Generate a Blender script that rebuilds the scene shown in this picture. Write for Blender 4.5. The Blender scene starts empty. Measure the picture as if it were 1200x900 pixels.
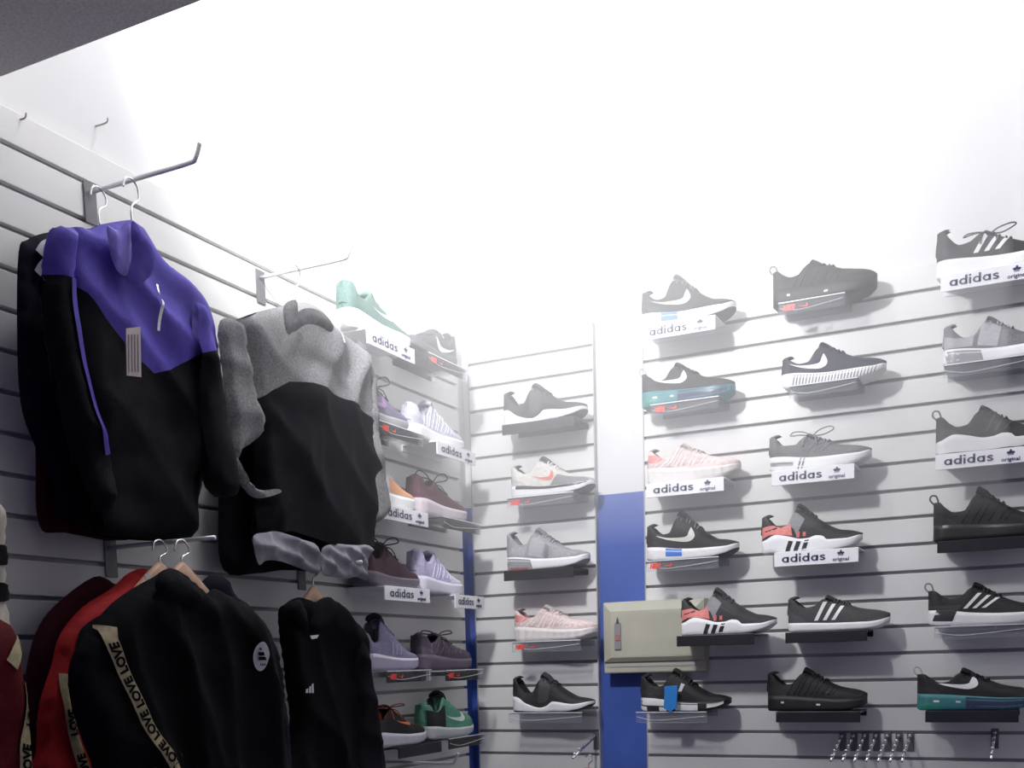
import bpy, bmesh, math, random
from mathutils import Vector, Matrix, noise
from mathutils.geometry import delaunay_2d_cdt
R_ = math.radians
sc = bpy.context.scene
C = sc.collection
random.seed(7)

# ------------------------------------------------------------------ camera
Z0 = 2.57                      # height of the uppermost slat groove above the floor
SP = 0.075                     # groove spacing
F_PX, CX, CY = 1269.48, 600.0, 918.08
CAM = Vector((1.73864, -3.25691, Z0 - 0.97257))
def cam_rot(a, b, c):
    return (Matrix.Rotation(a, 3, 'Z') @ Matrix.Rotation(b, 3, 'X') @ Matrix.Rotation(c, 3, 'Y'))
CR = cam_rot(0.45868, -0.111, 0.02696)       # local x right, y forward, z up
cd = bpy.data.cameras.new('camera'); cam = bpy.data.objects.new('camera', cd); C.objects.link(cam)
M3 = Matrix((CR.col[0], CR.col[2], -CR.col[1])).transposed()
cam.matrix_world = Matrix.Translation(CAM) @ M3.to_4x4()
cd.sensor_width = 36; cd.lens = 36 * F_PX / 1200; cd.shift_y = (CY - 450) / 1200; cd.clip_start = .02
sc.camera = cam
def at(px, py, axis, val):
    """the point where the sight line through a photo pixel meets a plane of the room"""
    d = CR @ Vector(((px - CX) / F_PX, 1, -(py - CY) / F_PX))
    return CAM + d * ((val - CAM[axis]) / d[axis])

# ------------------------------------------------------------------ light
sc.view_settings.view_transform = 'Standard'; sc.view_settings.look = 'None'
sc.view_settings.gamma = 1; sc.view_settings.use_curve_mapping = False
sc.view_settings.exposure = 0.0
sc.cycles.volume_bounces = 1; sc.cycles.transparent_max_bounces = 48
w = bpy.data.worlds.new('world'); sc.world = w; w.use_nodes = True
w.node_tree.nodes['Background'].inputs[0].default_value = (.50, .46, 1.0, 1)
w.node_tree.nodes['Background'].inputs[1].default_value = 0.27
def lamp(name, loc, power, radius, color, target=None, size=R_(150), blend=.6):
    l = bpy.data.lights.new(name, 'SPOT' if target else 'POINT'); l.energy = power; l.color = color; l.shadow_soft_size = radius
    o = bpy.data.objects.new(name, l); C.objects.link(o); o.location = loc
    if target:
        l.spot_size = size; l.spot_blend = blend
        o.rotation_euler = (Vector(target) - Vector(loc)).to_track_quat('-Z', 'Y').to_euler()
    return o
lamp('flood_lamp', (.54, -1.78, Z0 + .45), 290, .08, (.98, .98, 1), (.46, 0, Z0 + .42), R_(114), 1.0)
lamp('ceiling_bulb', (.60, -1.10, Z0 + 1.6), 80, .10, (.98, .98, 1))

# ------------------------------------------------------------------ materials
def mat(name, col, rough=.6, metal=0., bump=0., bscale=300, var=0., vscale=60, sheen=0., spec=.5, alpha=None, wave=None):
    m = bpy.data.materials.new(name); m.use_nodes = True
    nt = m.node_tree; b = nt.nodes['Principled BSDF']
    b.inputs['Base Color'].default_value = (*col, 1); b.inputs['Roughness'].default_value = rough
    b.inputs['Metallic'].default_value = metal; b.inputs['Specular IOR Level'].default_value = spec
    if sheen: b.inputs['Sheen Weight'].default_value = sheen
    tc = nt.nodes.new('ShaderNodeTexCoord')
    if var:
        n = nt.nodes.new('ShaderNodeTexNoise'); n.inputs['Scale'].default_value = vscale; n.inputs['Detail'].default_value = 4
        r = nt.nodes.new('ShaderNodeValToRGB')
        r.color_ramp.elements[0].position = .3; r.color_ramp.elements[1].position = .7
        r.color_ramp.elements[0].color = (*[max(0, c * (1 - var)) for c in col], 1)
        r.color_ramp.elements[1].color = (*[min(1, c * (1 + var)) for c in col], 1)
        nt.links.new(tc.outputs['Object'], n.inputs['Vector']); nt.links.new(n.outputs['Fac'], r.inputs['Fac'])
        nt.links.new(r.outputs['Color'], b.inputs['Base Color'])
    if bump:
        n = nt.nodes.new('ShaderNodeTexNoise'); n.inputs['Scale'].default_value = bscale; n.inputs['Detail'].default_value = 3
        u = nt.nodes.new('ShaderNodeBump'); u.inputs['Strength'].default_value = bump; u.inputs['Distance'].default_value = .002
        nt.links.new(tc.outputs['Object'], n.inputs['Vector']); nt.links.new(n.outputs['Fac'], u.inputs['Height'])
        nt.links.new(u.outputs['Normal'], b.inputs['Normal'])
    return m
def acrylic(name, tint=(.93, .94, .96), veil=.06):
    m = bpy.data.materials.new(name); m.use_nodes = True; nt = m.node_tree
    out = nt.nodes['Material Output']; nt.nodes.remove(nt.nodes['Principled BSDF'])
    t = nt.nodes.new('ShaderNodeBsdfTransparent'); t.inputs[0].default_value = (*tint, 1)
    d = nt.nodes.new('ShaderNodeBsdfDiffuse'); d.inputs[0].default_value = (.85, .87, .9, 1)
    g = nt.nodes.new('ShaderNodeBsdfGlossy'); g.inputs['Roughness'].default_value = .08
    lw = nt.nodes.new('ShaderNodeFresnel'); lw.inputs[0].default_value = 1.2
    a = nt.nodes.new('ShaderNodeMixShader'); a.inputs[0].default_value = veil
    b = nt.nodes.new('ShaderNodeMixShader')
    nt.links.new(t.outputs[0], a.inputs[1]); nt.links.new(d.outputs[0], a.inputs[2])
    nt.links.new(lw.outputs[0], b.inputs[0]); nt.links.new(a.outputs[0], b.inputs[1]); nt.links.new(g.outputs[0], b.inputs[2])
    nt.links.new(b.outputs[0], out.inputs[0]); return m
_mc = {}
def col(c, rough=.7, var=.18, bump=.25, vs=140):
    k = (tuple(c), rough, var, bump)
    if k not in _mc: _mc[k] = mat('shoe_material', c, rough, var=var, vscale=vs, bump=bump, bscale=420)
    return _mc[k]
PLASTER = mat('white_plaster', (.74, .74, .74), .85, bump=.12, bscale=40, var=.02, vscale=6)
BLUE = mat('blue_paint', (.060, .12, .44), .40, bump=.15, bscale=12, var=.12, vscale=4)
SLAT = mat('white_slat_laminate', (.77, .765, .745), .38, var=.02, vscale=3)
GROOVE = mat('grey_groove', (.42, .42, .43), .6)
EDGE = mat('panel_edge', (.45, .45, .47), .5)
SOFFIT = mat('soffit_board', (.78, .73, .70), .9, var=.15, vscale=200)
FLOOR = mat('floor_tile', (.22, .21, .20), .5, var=.2, vscale=8)
CHROME = mat('chrome', (.75, .75, .77), .18, metal=1)
SATIN = mat('satin_chrome', (.72, .72, .74), .45, metal=.6)
BSHELF = mat('black_plastic', (.018, .018, .021), .38)
WSIGN = mat('white_sign', (.86, .86, .88), .4)
INK = mat('navy_ink', (.03, .03, .12), .5)
STEEL = mat('dull_steel', (.16, .16, .17), .5, metal=.3)
RED = mat('red_print', (.85, .07, .05), .45)
CLEAR = acrylic('clear_acrylic')
WOOD = mat('pale_wood', (.50, .30, .20), .5, var=.2, vscale=30)
BEIGE = mat('beige_enamel', (.47, .46, .37), .45, var=.05, vscale=15)

# ------------------------------------------------------------------ helpers
def tag(o, label=None, cat=None, group=None, kind=None):
    if label: o['label'] = label
    if cat: o['category'] = cat
    if group: o['group'] = group
    if kind: o['kind'] = kind
    return o
def empty(name, loc, rz=0, label=None, cat=None, group=None):
    o = bpy.data.objects.new(name, None); C.objects.link(o); o.location = loc; o.rotation_euler = (0, 0, rz); o.empty_display_size = .03
    return tag(o, label, cat, group)
def build(name, verts, faces, mats, parent=None, mi=None, smooth=True):
    me = bpy.data.meshes.new(name); me.from_pydata([tuple(v) for v in verts], [], faces)
    for m in (mats if isinstance(mats, (list, tuple)) else [mats]): me.materials.append(m)
    if mi: me.polygons.foreach_set('material_index', mi)
    me.polygons.foreach_set('use_smooth', [smooth] * len(me.polygons)); me.update()
    o = bpy.data.objects.new(name, me); C.objects.link(o)
    if parent: o.parent = parent
    return o
def from_bm(name, bm, mats, parent=None, smooth=False):
    bmesh.ops.recalc_face_normals(bm, faces=bm.faces[:])
    me = bpy.data.meshes.new(name); bm.to_mesh(me); bm.free()
    for m in (mats if isinstance(mats, (list, tuple)) else [mats]): me.materials.append(m)
    me.polygons.foreach_set('use_smooth', [smooth] * len(me.polygons))
    o = bpy.data.objects.new(name, me); C.objects.link(o)
    if parent: o.parent = parent
    return o
def bbox(bm, a, b, mi=0, bevel=0):
    vs = [bm.verts.new((x, y, z)) for x in (a[0], b[0]) for y in (a[1], b[1]) for z in (a[2], b[2])]
    fs = []
    for f in ((0, 1, 3, 2), (4, 6, 7, 5), (0, 4, 5, 1), (2, 3, 7, 6), (0, 2, 6, 4), (1, 5, 7, 3)):
        q = bm.faces.new([vs[i] for i in f]); q.material_index = mi; fs.append(q)
    if bevel:
        es = list({e for f in fs for e in f.edges})
        bmesh.ops.bevel(bm, geom=es, offset=bevel, segments=2, affect='EDGES', profile=.5)
def box(name, a, b, m, parent=None, bevel=0):
    bm = bmesh.new(); bbox(bm, a, b, 0, bevel); return from_bm(name, bm, m, parent)
def frame_at(t):
    t = t.normalized(); u = Vector((0, 0, 1)) if abs(t.z) < .95 else Vector((1, 0, 0))
    a = t.cross(u).normalized(); return a, a.cross(t).normalized()
def tube_geo(pts, r, n=8, closed=False, vs=None, fs=None):
    vs = [] if vs is None else vs; fs = [] if fs is None else fs
    pts = [Vector(p) for p in pts]; N = len(pts); base = len(vs); a0 = None
    for i, p in enumerate(pts):
        t = (pts[(i + 1) % N] - pts[i - 1]) if closed else (pts[min(i + 1, N - 1)] - pts[max(i - 1, 0)])
        t = t.normalized()
        if a0 is None: a, b = frame_at(t)
        else:
            a = (a0 - t * a0.dot(t)).normalized(); b = a.cross(t)
        a0 = a; rr = r[i] if isinstance(r, (list, tuple)) else r
        for k in range(n):
            th = 2 * math.pi * k / n; vs.append(p + a * (rr * math.cos(th)) + b * (rr * math.sin(th)))
    for i in range(N if closed else N - 1):
        j = (i + 1) % N
        for k in range(n):
            k2 = (k + 1) % n; fs.append((base + i * n + k, base + i * n + k2, base + j * n + k2, base + j * n + k))
    if not closed:
        fs.append(tuple(base + k for k in range(n))[::-1]); fs.append(tuple(base + (N - 1) * n + k for k in range(n)))
    return vs, fs
def tube(name, pts, r, m, parent=None, n=8, closed=False):
    vs, fs = tube_geo(pts, r, n, closed); return build(name, vs, fs, m, parent)
def smooth_path(pts, k=6):
    pts = [Vector(p) for p in pts]; out = []
    for i in range(len(pts) - 1):
        p0, p1, p2, p3 = pts[max(i - 1, 0)], pts[i], pts[i + 1], pts[min(i + 2, len(pts) - 1)]
        for j in range(k):
            t = j / k
            out.append(.5 * ((2 * p1) + (p2 - p0) * t + (2 * p0 - 5 * p1 + 4 * p2 - p3) * t * t + (3 * p1 - p0 - 3 * p2 + p3) * t ** 3))
    out.append(pts[-1]); return out
def lut(tab):
    xs = [a for a, _ in tab]; ys = [b for _, b in tab]
    d = [(ys[i + 1] - ys[i]) / (xs[i + 1] - xs[i]) for i in range(len(xs) - 1)]
    m = [d[0]] + [0 if d[i - 1] * d[i] <= 0 else 2 * d[i - 1] * d[i] / (d[i - 1] + d[i]) for i in range(1, len(d))] + [d[-1]]
    def f(x):
        if x <= xs[0]: return ys[0]
        if x >= xs[-1]: return ys[-1]
        i = max(j for j in range(len(xs) - 1) if xs[j] <= x)
        h = xs[i + 1] - xs[i]; t = (x - xs[i]) / h
        return (ys[i] * (2 * t ** 3 - 3 * t * t + 1) + m[i] * h * (t ** 3 - 2 * t * t + t) + ys[i + 1] * (-2 * t ** 3 + 3 * t * t) + m[i + 1] * h * (t ** 3 - t * t))
    return f
def text_mesh(body, size, extrude=.0004, bold=0, shear=0):
    cu = bpy.data.curves.new('lettering', 'FONT'); cu.body = body; cu.size = size; cu.extrude = extrude; cu.offset = bold; cu.shear = shear
    cu.resolution_u = 3
    o = bpy.data.objects.new('lettering', cu); C.objects.link(o)
    dg = bpy.context.evaluated_depsgraph_get(); me = bpy.data.meshes.new_from_object(o.evaluated_get(dg))
    bpy.data.objects.remove(o); bpy.data.curves.remove(cu); return me
_tx = {}
def text_geo(body, size, bold=0, shear=0):
    k = (body, size, bold, shear)
    if k not in _tx:
        me = text_mesh(body, size, .0004, bold, shear)
        vs = [v.co.copy() for v in me.vertices]; fs = [tuple(p.vertices) for p in me.polygons]
        x0 = min(v.x for v in vs); _tx[k] = ([Vector((v.x - x0, v.y, v.z)) for v in vs], fs); bpy.data.meshes.remove(me)
    return _tx[k]

# ------------------------------------------------------------------ room
def two_tone(name, axis, a, b, zsplit, top):
    """wall slab: white plaster above, blue paint below"""
    bm = bmesh.new()
    bbox(bm, (a[0], a[1], 0), (b[0], b[1], zsplit), 1); bbox(bm, (a[0], a[1], zsplit), (b[0], b[1], top), 0)
    tag(from_bm(name, bm, [PLASTER, BLUE]), kind='structure')
ZS = Z0 - SP * 6.05; TOP = 5.0
two_tone('wall_left', 0, (-.12, -4.6), (-.022, .12), ZS, TOP)
two_tone('wall_back', 1, (-.022, .022), (3.6, .12), ZS, TOP)
tag(box('wall_right', (3.6, -4.6, 0), (3.7, .12, TOP), PLASTER), kind='structure')
tag(box('floor', (-.12, -4.6, -.1), (3.7, .12, 0), FLOOR), kind='structure')
tag(box('ceiling', (-.12, -4.6, TOP), (3.7, .12, TOP + .1), PLASTER), kind='structure')
SOFF_Y = -1.83; sz = at(100, 52, 1, SOFF_Y).z
tag(box('ceiling_lower', (-.022, -4.6, sz), (3.6, SOFF_Y, sz + .16), SOFFIT), kind='structure')

def slat_panel(name, axis, u0, u1):
    bm = bmesh.new(); k0, k1 = 0, 33; g = .0048
    def put(n0, n1, ua, ub, za, zb, mi, bev=0):
        if axis == 'back': bbox(bm, (ua, n0, za), (ub, n1, zb), mi, bev)
        else: bbox(bm, (-n1, ua, za), (-n0, ub, zb), mi, bev)
    put(0, .0125, u0, u1, Z0 + g, Z0 + .066, 0, .0012)
    for k in range(k0, k1):
        zt = Z0 - SP * k - g; zb = Z0 - SP * (k + 1) + g
        put(0, .0125, u0, u1, zt, zb, 0, .0012)
    put(.0125, .0215, u0 + .001, u1 - .001, Z0 - SP * k1, Z0 + .065, 1)
    if axis == 'back':
        put(-.0008, .0217, u0 - .0035, u0 - .0001, Z0 - SP * k1, Z0 + .066, 2); put(-.0008, .0217, u1 + .0001, u1 + .0035, Z0 - SP * k1, Z0 + .066, 2)
    tag(from_bm(name, bm, [SLAT, GROOVE, EDGE]), kind='structure')
slat_panel('wall_left_panel', 'left', -4.2, -.055)
slat_panel('wall_back_panel', 'back', .012, .448)
slat_panel('wall_back_panel', 'back', .614, 3.3)

# ------------------------------------------------------------------ shelves
def place(o, wall, u, z, out=0.0):
    """stand a thing (local x along the wall towards the corner / right, local -y out from the wall) on a wall"""
    if wall == 'back': o.location = (u, -out, z); o.rotation_euler = (0, 0, 0)
    else: o.location = (out, u, z); o.rotation_euler = (0, 0, R_(90))
def shelf_geo(bm, W, D, lip, t=.003, mi=0, back=.018):
    bbox(bm, (0, -D, -t), (W, -.0005, 0), mi)                       # plate
    bbox(bm, (0, -D - t, -lip), (W, -D, 0.0), mi, .0012)           # front lip hanging down
    bbox(bm, (0, -.003, -back), (W, -.0005, -t), mi)               # back flange
SHELF_D = .118
def stroke_word():
    """the six rounded single-storey letters of the shelf signs, as flat strokes (x-height 1)"""
    vs, fs = [], []; sw = .27
    def ring(cx, rx=.50, rz=.50):
        b0 = len(vs); n = 22
        for i in range(n):
            a = 2 * math.pi * i / n; c, d = math.cos(a), math.sin(a)
            vs.extend([(cx + rx * c, .5 + rz * d), (cx + (rx - sw) * c, .5 + (rz - sw * .8) * d)])
        for i in range(n):
            j = (i + 1) % n; fs.append((b0 + 2 * i, b0 + 2 * i + 1, b0 + 2 * j + 1, b0 + 2 * j))
    def bar(x, z0, z1):
        b0 = len(vs); vs.extend([(x, z0), (x + sw, z0), (x + sw, z1), (x, z1)]); fs.append((b0, b0 + 1, b0 + 2, b0 + 3))
    def ess(x):
        pth = smooth_path([(x + .72, .80, 0), (x + .42, .90, 0), (x + .13, .76, 0), (x + .30, .57, 0), (x + .55, .45, 0), (x + .70, .27, 0), (x + .40, .11, 0), (x + .06, .20, 0)], 4); b0 = len(vs)
        for i, p in enumerate(pth):
            t = (pth[min(i + 1, len(pth) - 1)] - pth[max(i - 1, 0)]).normalized(); q = sw * .42
            vs.extend([(p.x - t.y * q, p.y + t.x * q), (p.x + t.y * q, p.y - t.x * q)])
            if i: fs.append((b0 + 2 * i - 2, b0 + 2 * i - 1, b0 + 2 * i + 1, b0 + 2 * i))
    x = 0
    for ch in 'adidas':
        if ch == 'a': ring(x + .5); bar(x + 1 - sw, 0, 1); x += 1.2
        elif ch == 'd': ring(x + .5); bar(x + 1 - sw, 0, 1.48); x += 1.2
        elif ch == 'i': bar(x, 0, 1); bar(x, 1.2, 1.48); x += .47
        else: ess(x); x += .8
    return vs, fs, x
ADI = stroke_word()
def sign_shelf(wall, u, z, W, label):
    r = empty('sign_shelf', (0, 0, 0), 0, label, 'shoe shelf', 'white sign shelves'); place(r, wall, u, z)
    bm = bmesh.new(); shelf_geo(bm, W, SHELF_D, .040, .004); from_bm('shelf_plate', bm, WSIGN, r)
    yf = -SHELF_D - .0048
    vs, fs, wx = ADI; k = W * .52 / wx; kz = .0155
    build('lettering', [(W * .095 + x * k, yf - .0003, -.0295 + z * kz) for x, z in vs], fs, INK, r, smooth=False)
    vs, fs = text_geo('original', .017, .0002)
    wx = max(v.x for v in vs); k = W * .19 / wx
    build('small_lettering', [(W * .70 + v.x * k, yf - v.z, -.0335 + v.y * .8) for v in vs], fs, INK, r, smooth=False)
    V = []; Fc = []
    for ax, az, rx, rz_ in ((0, .004, .0030, .0052), (-.0052, .0012, .0046, .0030), (.0052, .0012, .0046, .0030)):
        b0 = len(V)
        for i in range(14): V.append((W * .795 + ax + rx * math.cos(i * math.pi / 7), yf, -.0135 + az + rz_ * math.sin(i * math.pi / 7)))
        Fc.append(tuple(range(b0, b0 + 14)))
    for i in range(2):
        b0 = len(V); zz = -.0165 - .0028 * i
        V += [(W * .795 - .007, yf, zz), (W * .795 + .007, yf, zz), (W * .795 + .007, yf, zz + .0013), (W * .795 - .007, yf, zz + .0013)]; Fc.append((b0, b0 + 1, b0 + 2, b0 + 3))
    build('leaf_mark', V, Fc, INK, r, smooth=False)
    return r
def swoosh_geo(x0, z0, W, H, y, n=16):
    V = []; Fc = []
    for i in range(n + 1):
        t = i / n; lo, hi = swoosh_edges(t)
        V += [(x0 + lo[0] * W, y, z0 + lo[1] * H), (x0 + hi[0] * W, y, z0 + hi[1] * H)]
        if i: Fc.append((2 * i - 2, 2 * i - 1, 2 * i + 1, 2 * i))
    return V, Fc
SW_LO = smooth_path([(0, .58, 0), (.25, .30, 0), (.55, .10, 0), (.80, .02, 0), (.95, .16, 0), (1.0, .45, 0), (.90, 1, 0)], 8)
SW_HI = smooth_path([(0, .60, 0), (.25, .42, 0), (.50, .36, 0), (.70, .36, 0), (.80, .44, 0), (.83, .62, 0), (.88, 1, 0)], 8)
def swoosh_edges(t):
    f = t * (len(SW_LO) - 1); i = min(int(f), len(SW_LO) - 2); q = f - i
    return SW_LO[i].lerp(SW_LO[i + 1], q), SW_HI[i].lerp(SW_HI[i + 1], q)
def clear_shelf(wall, u, z, W, label, tagged=True, tx=.012):
    r = empty('clear_shelf', (0, 0, 0), 0, label, 'shoe shelf', 'clear acrylic shelves'); place(r, wall, u, z)
    bm = bmesh.new(); shelf_geo(bm, W, SHELF_D, .032, .004); from_bm('shelf_plate', bm, CLEAR, r)
    # polished top rim of the lip catches the light
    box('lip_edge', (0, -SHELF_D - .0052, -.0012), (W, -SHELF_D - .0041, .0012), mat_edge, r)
    # the curved stiffening rib on the lip
    tube('lip_rib', smooth_path([(.004, -SHELF_D - .005, -.014), (W * .25, -SHELF_D - .005, -.024), (W * .55, -SHELF_D - .005, -.021), (W - .004, -SHELF_D - .005, -.012)], 5), .0007, mat_edge, r, 5)
    if tagged:
        yf = -SHELF_D - .0056
        vs, fs = text_geo('NIKE', .022, .0018, .25)
        wx = max(v.x for v in vs); k = .034 / wx
        build('red_print', [(tx + v.x * k, yf - v.z, -.022 + v.y * .85) for v in vs], fs, RED, r, smooth=False)
        V, Fc = swoosh_geo(tx + .042, -.020, .026, .012, yf); build('red_print', V, Fc, RED, r, smooth=False)
    return r
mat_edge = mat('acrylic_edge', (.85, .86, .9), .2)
def black_shelf(wall, u, z, W, label, notch=0):
    r = empty('black_shelf', (0, 0, 0), 0, label, 'shoe shelf', 'black plastic shelves'); place(r, wall, u, z)
    bm = bmesh.new()
    if notch:                                                     # the arm that reaches the wall passes beside the electrical box
        D = .168; bbox(bm, (0, -D, -.004), (W, -.058, 0)); bbox(bm, (0, -D - .004, -.031), (W, -D, 0), 0, .0012); bbox(bm, (notch, -.058, -.004), (W, -.0005, 0))
    else: shelf_geo(bm, W, SHELF_D, .031, .004)
    from_bm('shelf_plate', bm, BSHELF, r)
    return r

# ------------------------------------------------------------------ shoes
PLAN = lut([(0, 0), (.012, .34), (.04, .56), (.10, .70), (.25, .74), (.45, .80), (.62, .97), (.72, 1.0), (.83, .95), (.92, .77), (.97, .54), (.992, .28), (1, 0)])
SOLES = {
 'run':   ([(0, .040), (.15, .038), (.4, .030), (.65, .027), (.88, .028), (1, .036)], [(0, .012), (.05, .002), (.12, 0), (.68, 0), (.86, .007), (1, .025)]),
 'wave':  ([(0, .052), (.08, .050), (.2, .028), (.38, .014), (.46, .020), (.54, .034), (.62, .032), (.8, .026), (1, .034)], [(0, .010), (.04, .001), (.1, 0), (.66, 0), (.86, .008), (1, .025)]),
 'flat':  ([(0, .026), (.2, .025), (.5, .022), (.8, .022), (.92, .026), (1, .034)], [(0, .008), (.05, 0), (.7, 0), (.88, .005), (1, .022)]),
 'thick': ([(0, .050), (.15, .048), (.4, .040), (.65, .034), (.85, .034), (1, .040)], [(0, .010), (.05, .001), (.1, 0), (.7, 0), (.87, .007), (1, .024)]),
 'air':   ([(0, .046), (.2, .044), (.5, .038), (.75, .034), (.9, .034), (1, .038)], [(0, .006), (.04, 0), (.72, 0), (.88, .006), (1, .020)]),
 'eqt':   ([(0, .036), (.06, .040), (.16, .052), (.28, .046), (.42, .036), (.50, .037), (.56, .042), (.63, .040), (.68, .028), (.85, .028), (1, .038)], [(0, .006), (.05, 0), (.68, 0), (.86, .008), (1, .028)]),
}
PALE = (.80, .80, .82)
def shoe(wall, u, z, out, spec, label, group):
    g = dict(L=.28, W=.047, heel=.098, dip=.076, tong=.13, toe=.044, sole='run', up=(.02, .02, .022), solec=PALE, lin=None, ton=None, lace=None,
             outc=None, nlace=5, decals=[], loop=False, bow=0, flip=False, tip=None, bumps=0, heeltab=None, tshape=.37)
    g.update(spec); L, W = g['L'], g['W']
    r = empty('sneaker', (0, 0, 0), 0, label, 'shoe', group); place(r, wall, u, z, out)
    sgn = -1
    if g['flip']: r.rotation_euler[2] += math.pi; sgn = 1
    if g.get('yaw'): r.rotation_euler[2] += g['yaw']
    ztab, zbtab = SOLES[g['sole']]; ks = g.get('sk', 1.0); ZT = lut([(a, b * ks) for a, b in ztab]); ZB = lut(zbtab)
    bend = lambda s: sgn * -.006 * math.sin(math.pi * s)          # the inward bow of the last
    NS = 54; st = [.5 - .5 * math.cos(math.pi * i / NS) for i in range(NS + 1)]
    hd, dp, tg, te, ts = g['heel'] * 1.05, g['dip'] * .90, g['tong'] * 1.06, g['toe'] + .008, g['tshape']
    COL = lut([(0, hd), (.05, hd * .995), (.11, dp + (hd - dp) * .45), (.19, dp), (.27, dp + .004), (ts - .03, dp + (tg - dp) * .52), (ts + .03, dp + (tg - dp) * .70), (.6, tg * .62)])
    INS = lut([(0, tg * .88), (ts, tg * .86), (ts + .06, tg * .84), (.58, te + (tg - te) * .42), (.70, te + (tg - te) * .17), (.80, te * 1.06), (.88, te), (.95, te * .91), (1, te * .66 + .008)])
    # ---- sole
    V, Fc, mi = [], [], []
    rnd = random.Random(int(u * 977) + int(z * 331))
    for s in st:
        w = W * PLAN(s) * 1.06 + .0005; zt, zb = ZT(s), ZB(s); h = zt - zb; c = bend(s)
        bm_ = g['bumps'] * (.5 + .5 * math.sin(s * 70)) if g['bumps'] else 0
        for yy, zz in ((-.80, 1), (-.97, .98), (-1.03 - bm_, .72), (-1.0 + .3 * bm_, .5), (-1.02 - bm_, .3), (-.98, .10), (-.90, 0), (-.3, 0), (.3, 0), (.90, 0), (.98, .10), (1.02 + bm_, .3), (1.0, .5), (1.03 + bm_, .72), (.97, .98), (.80, 1)):
            V.append((s * L, c + yy * w, zb + zz * h))
    m = 16
    for i in range(NS):
        for k in range(m):
            k2 = (k + 1) % m; Fc.append((i * m + k, i * m + k2, (i + 1) * m + k2, (i + 1) * m + k)); mi.append(1 if k in (5, 6, 7, 8, 9) else 0)
    build('sole', V, Fc, [col(g['solec'], .55, .03, .1), col(g['outc'] or g['solec'], .6, .1, .2)], r, mi)
    # ---- upper: outer wall, rim and lining in one grid
    V, Fc, mi = [], [], []; outer = []
    cend = ts + .06
    for s in st:
        w = W * PLAN(s) * .985 + .0004; zb = ZT(s) - .004; c = bend(s)
        b = min(1, max(0, (s - (ts - .02)) / .07)); b = b * b * (3 - 2 * b)
        Hc = COL(s); Hi = INS(s); wr = w * (.80 if s > .1 else .88)
        no = 8; ol = []
        for j in range(no):                                       # open profile, bottom to rim
            q = j / (no - 1); bul = math.sin(math.pi * q) * .05
            yo = w * (1 + bul) * (1 - q) + wr * (1 + bul) * q; zo = zb + (Hc - zb) * q
            th = math.pi / 2 * (q * .74); yc = w * (math.cos(th) ** .62) * (1 + .03 * bul); zc = zb + (Hi - zb) * (math.sin(th) ** .9)
            ol.append((yo * (1 - b) + yc * b, zo * (1 - b) + zc * b))
        il = []
        ni = 7
        zin = zb + .012
        for j in range(ni):
            q = (j + 1) / (ni + 1) * 2 - 1                        # -1..1 across
            # open: steep inner walls down to the insole
            aq = abs(q); yo = -q * (wr - .007) if aq < .6 else -math.copysign(wr - .005, q); depth = [Hc + .0015, Hc - .012, zin, zin, zin, Hc - .012, Hc + .0015][j]
            ang = math.pi / 2 * .74 + (j + 1) / (ni + 1) * (math.pi - math.pi * .74)
            yc = w * (abs(math.cos(ang)) ** .62) * (1 if ang < math.pi / 2 else -1); zc = zb + (Hi - zb) * (math.sin(ang) ** .9)
            il.append(((yo if False else (math.copysign(abs(yo), 1 if j < 3 else -1) if j != 3 else 0)) * (1 - b) + yc * b, depth * (1 - b) + zc * b))
        row = [(y, zz) for y, zz in ol] + il + [(-y, zz) for y, zz in reversed(ol)]
        outer.append((s, ol, c))
        for y, zz in row: V.append((s * L, c + y, zz))
    m = len(row)
    for i in range(NS):
        for k in range(m - 1):
            Fc.append((i * m + k, i * m + k + 1, (i + 1) * m + k + 1, (i + 1) * m + k))
            mi.append(1 if (8 <= k <= 13 and st[i] < ts + .01) else 0)
    build('upper', V, Fc, [col(g['up']), col(g['lin'] or tuple(c * .5 for c in g['up']), .9)], r, mi)
    def side(s, zz, off=.0012):
        s = min(max(s, 0.004), .996); i = max(j for j in range(len(outer)) if outer[j][0] <= s); i = min(i, len(outer) - 2)
        q = (s - outer[i][0]) / (outer[i + 1][0] - outer[i][0])
        pr = [(a[0] * (1 - q) + b_[0] * q, a[1] * (1 - q) + b_[1] * q) for a, b_ in zip(outer[i][1], outer[i + 1][1])]
        c = outer[i][2]
        if zz <= pr[0][1]: y = pr[0][0]
        elif zz >= pr[-1][1]: y = pr[-1][0]; zz = pr[-1][1]
        else:
            for (ya, za), (yb, zb_) in zip(pr, pr[1:]):
                if za <= zz <= zb_:
                    t = (zz - za) / max(1e-6, zb_ - za); y = ya * (1 - t) + yb * t; break
        return Vector((s * L, c + sgn * (y + off), zz))
    def sole_side(s, f, off=.0010):
        w = W * PLAN(s) * 1.06; zt, zb = ZT(s), ZB(s)
        yy = lut([(0, .90), (.10, .98), (.3, 1.02), (.5, 1.0), (.72, 1.03), (.98, .97), (1, .95)])(f)
        return Vector((s * L, bend(s) + sgn * (w * (yy + g['bumps']) + off), zb + f * (zt - zb)))
    # ---- stitched panels every trainer has: lace stay, heel counter and toe bumper
    lum = sum(g['up']) / 3; tone = tuple(min(.85, c * (1.5 if lum < .1 else .86) + (.006 if lum < .1 else 0)) for c in g['up'])
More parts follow.
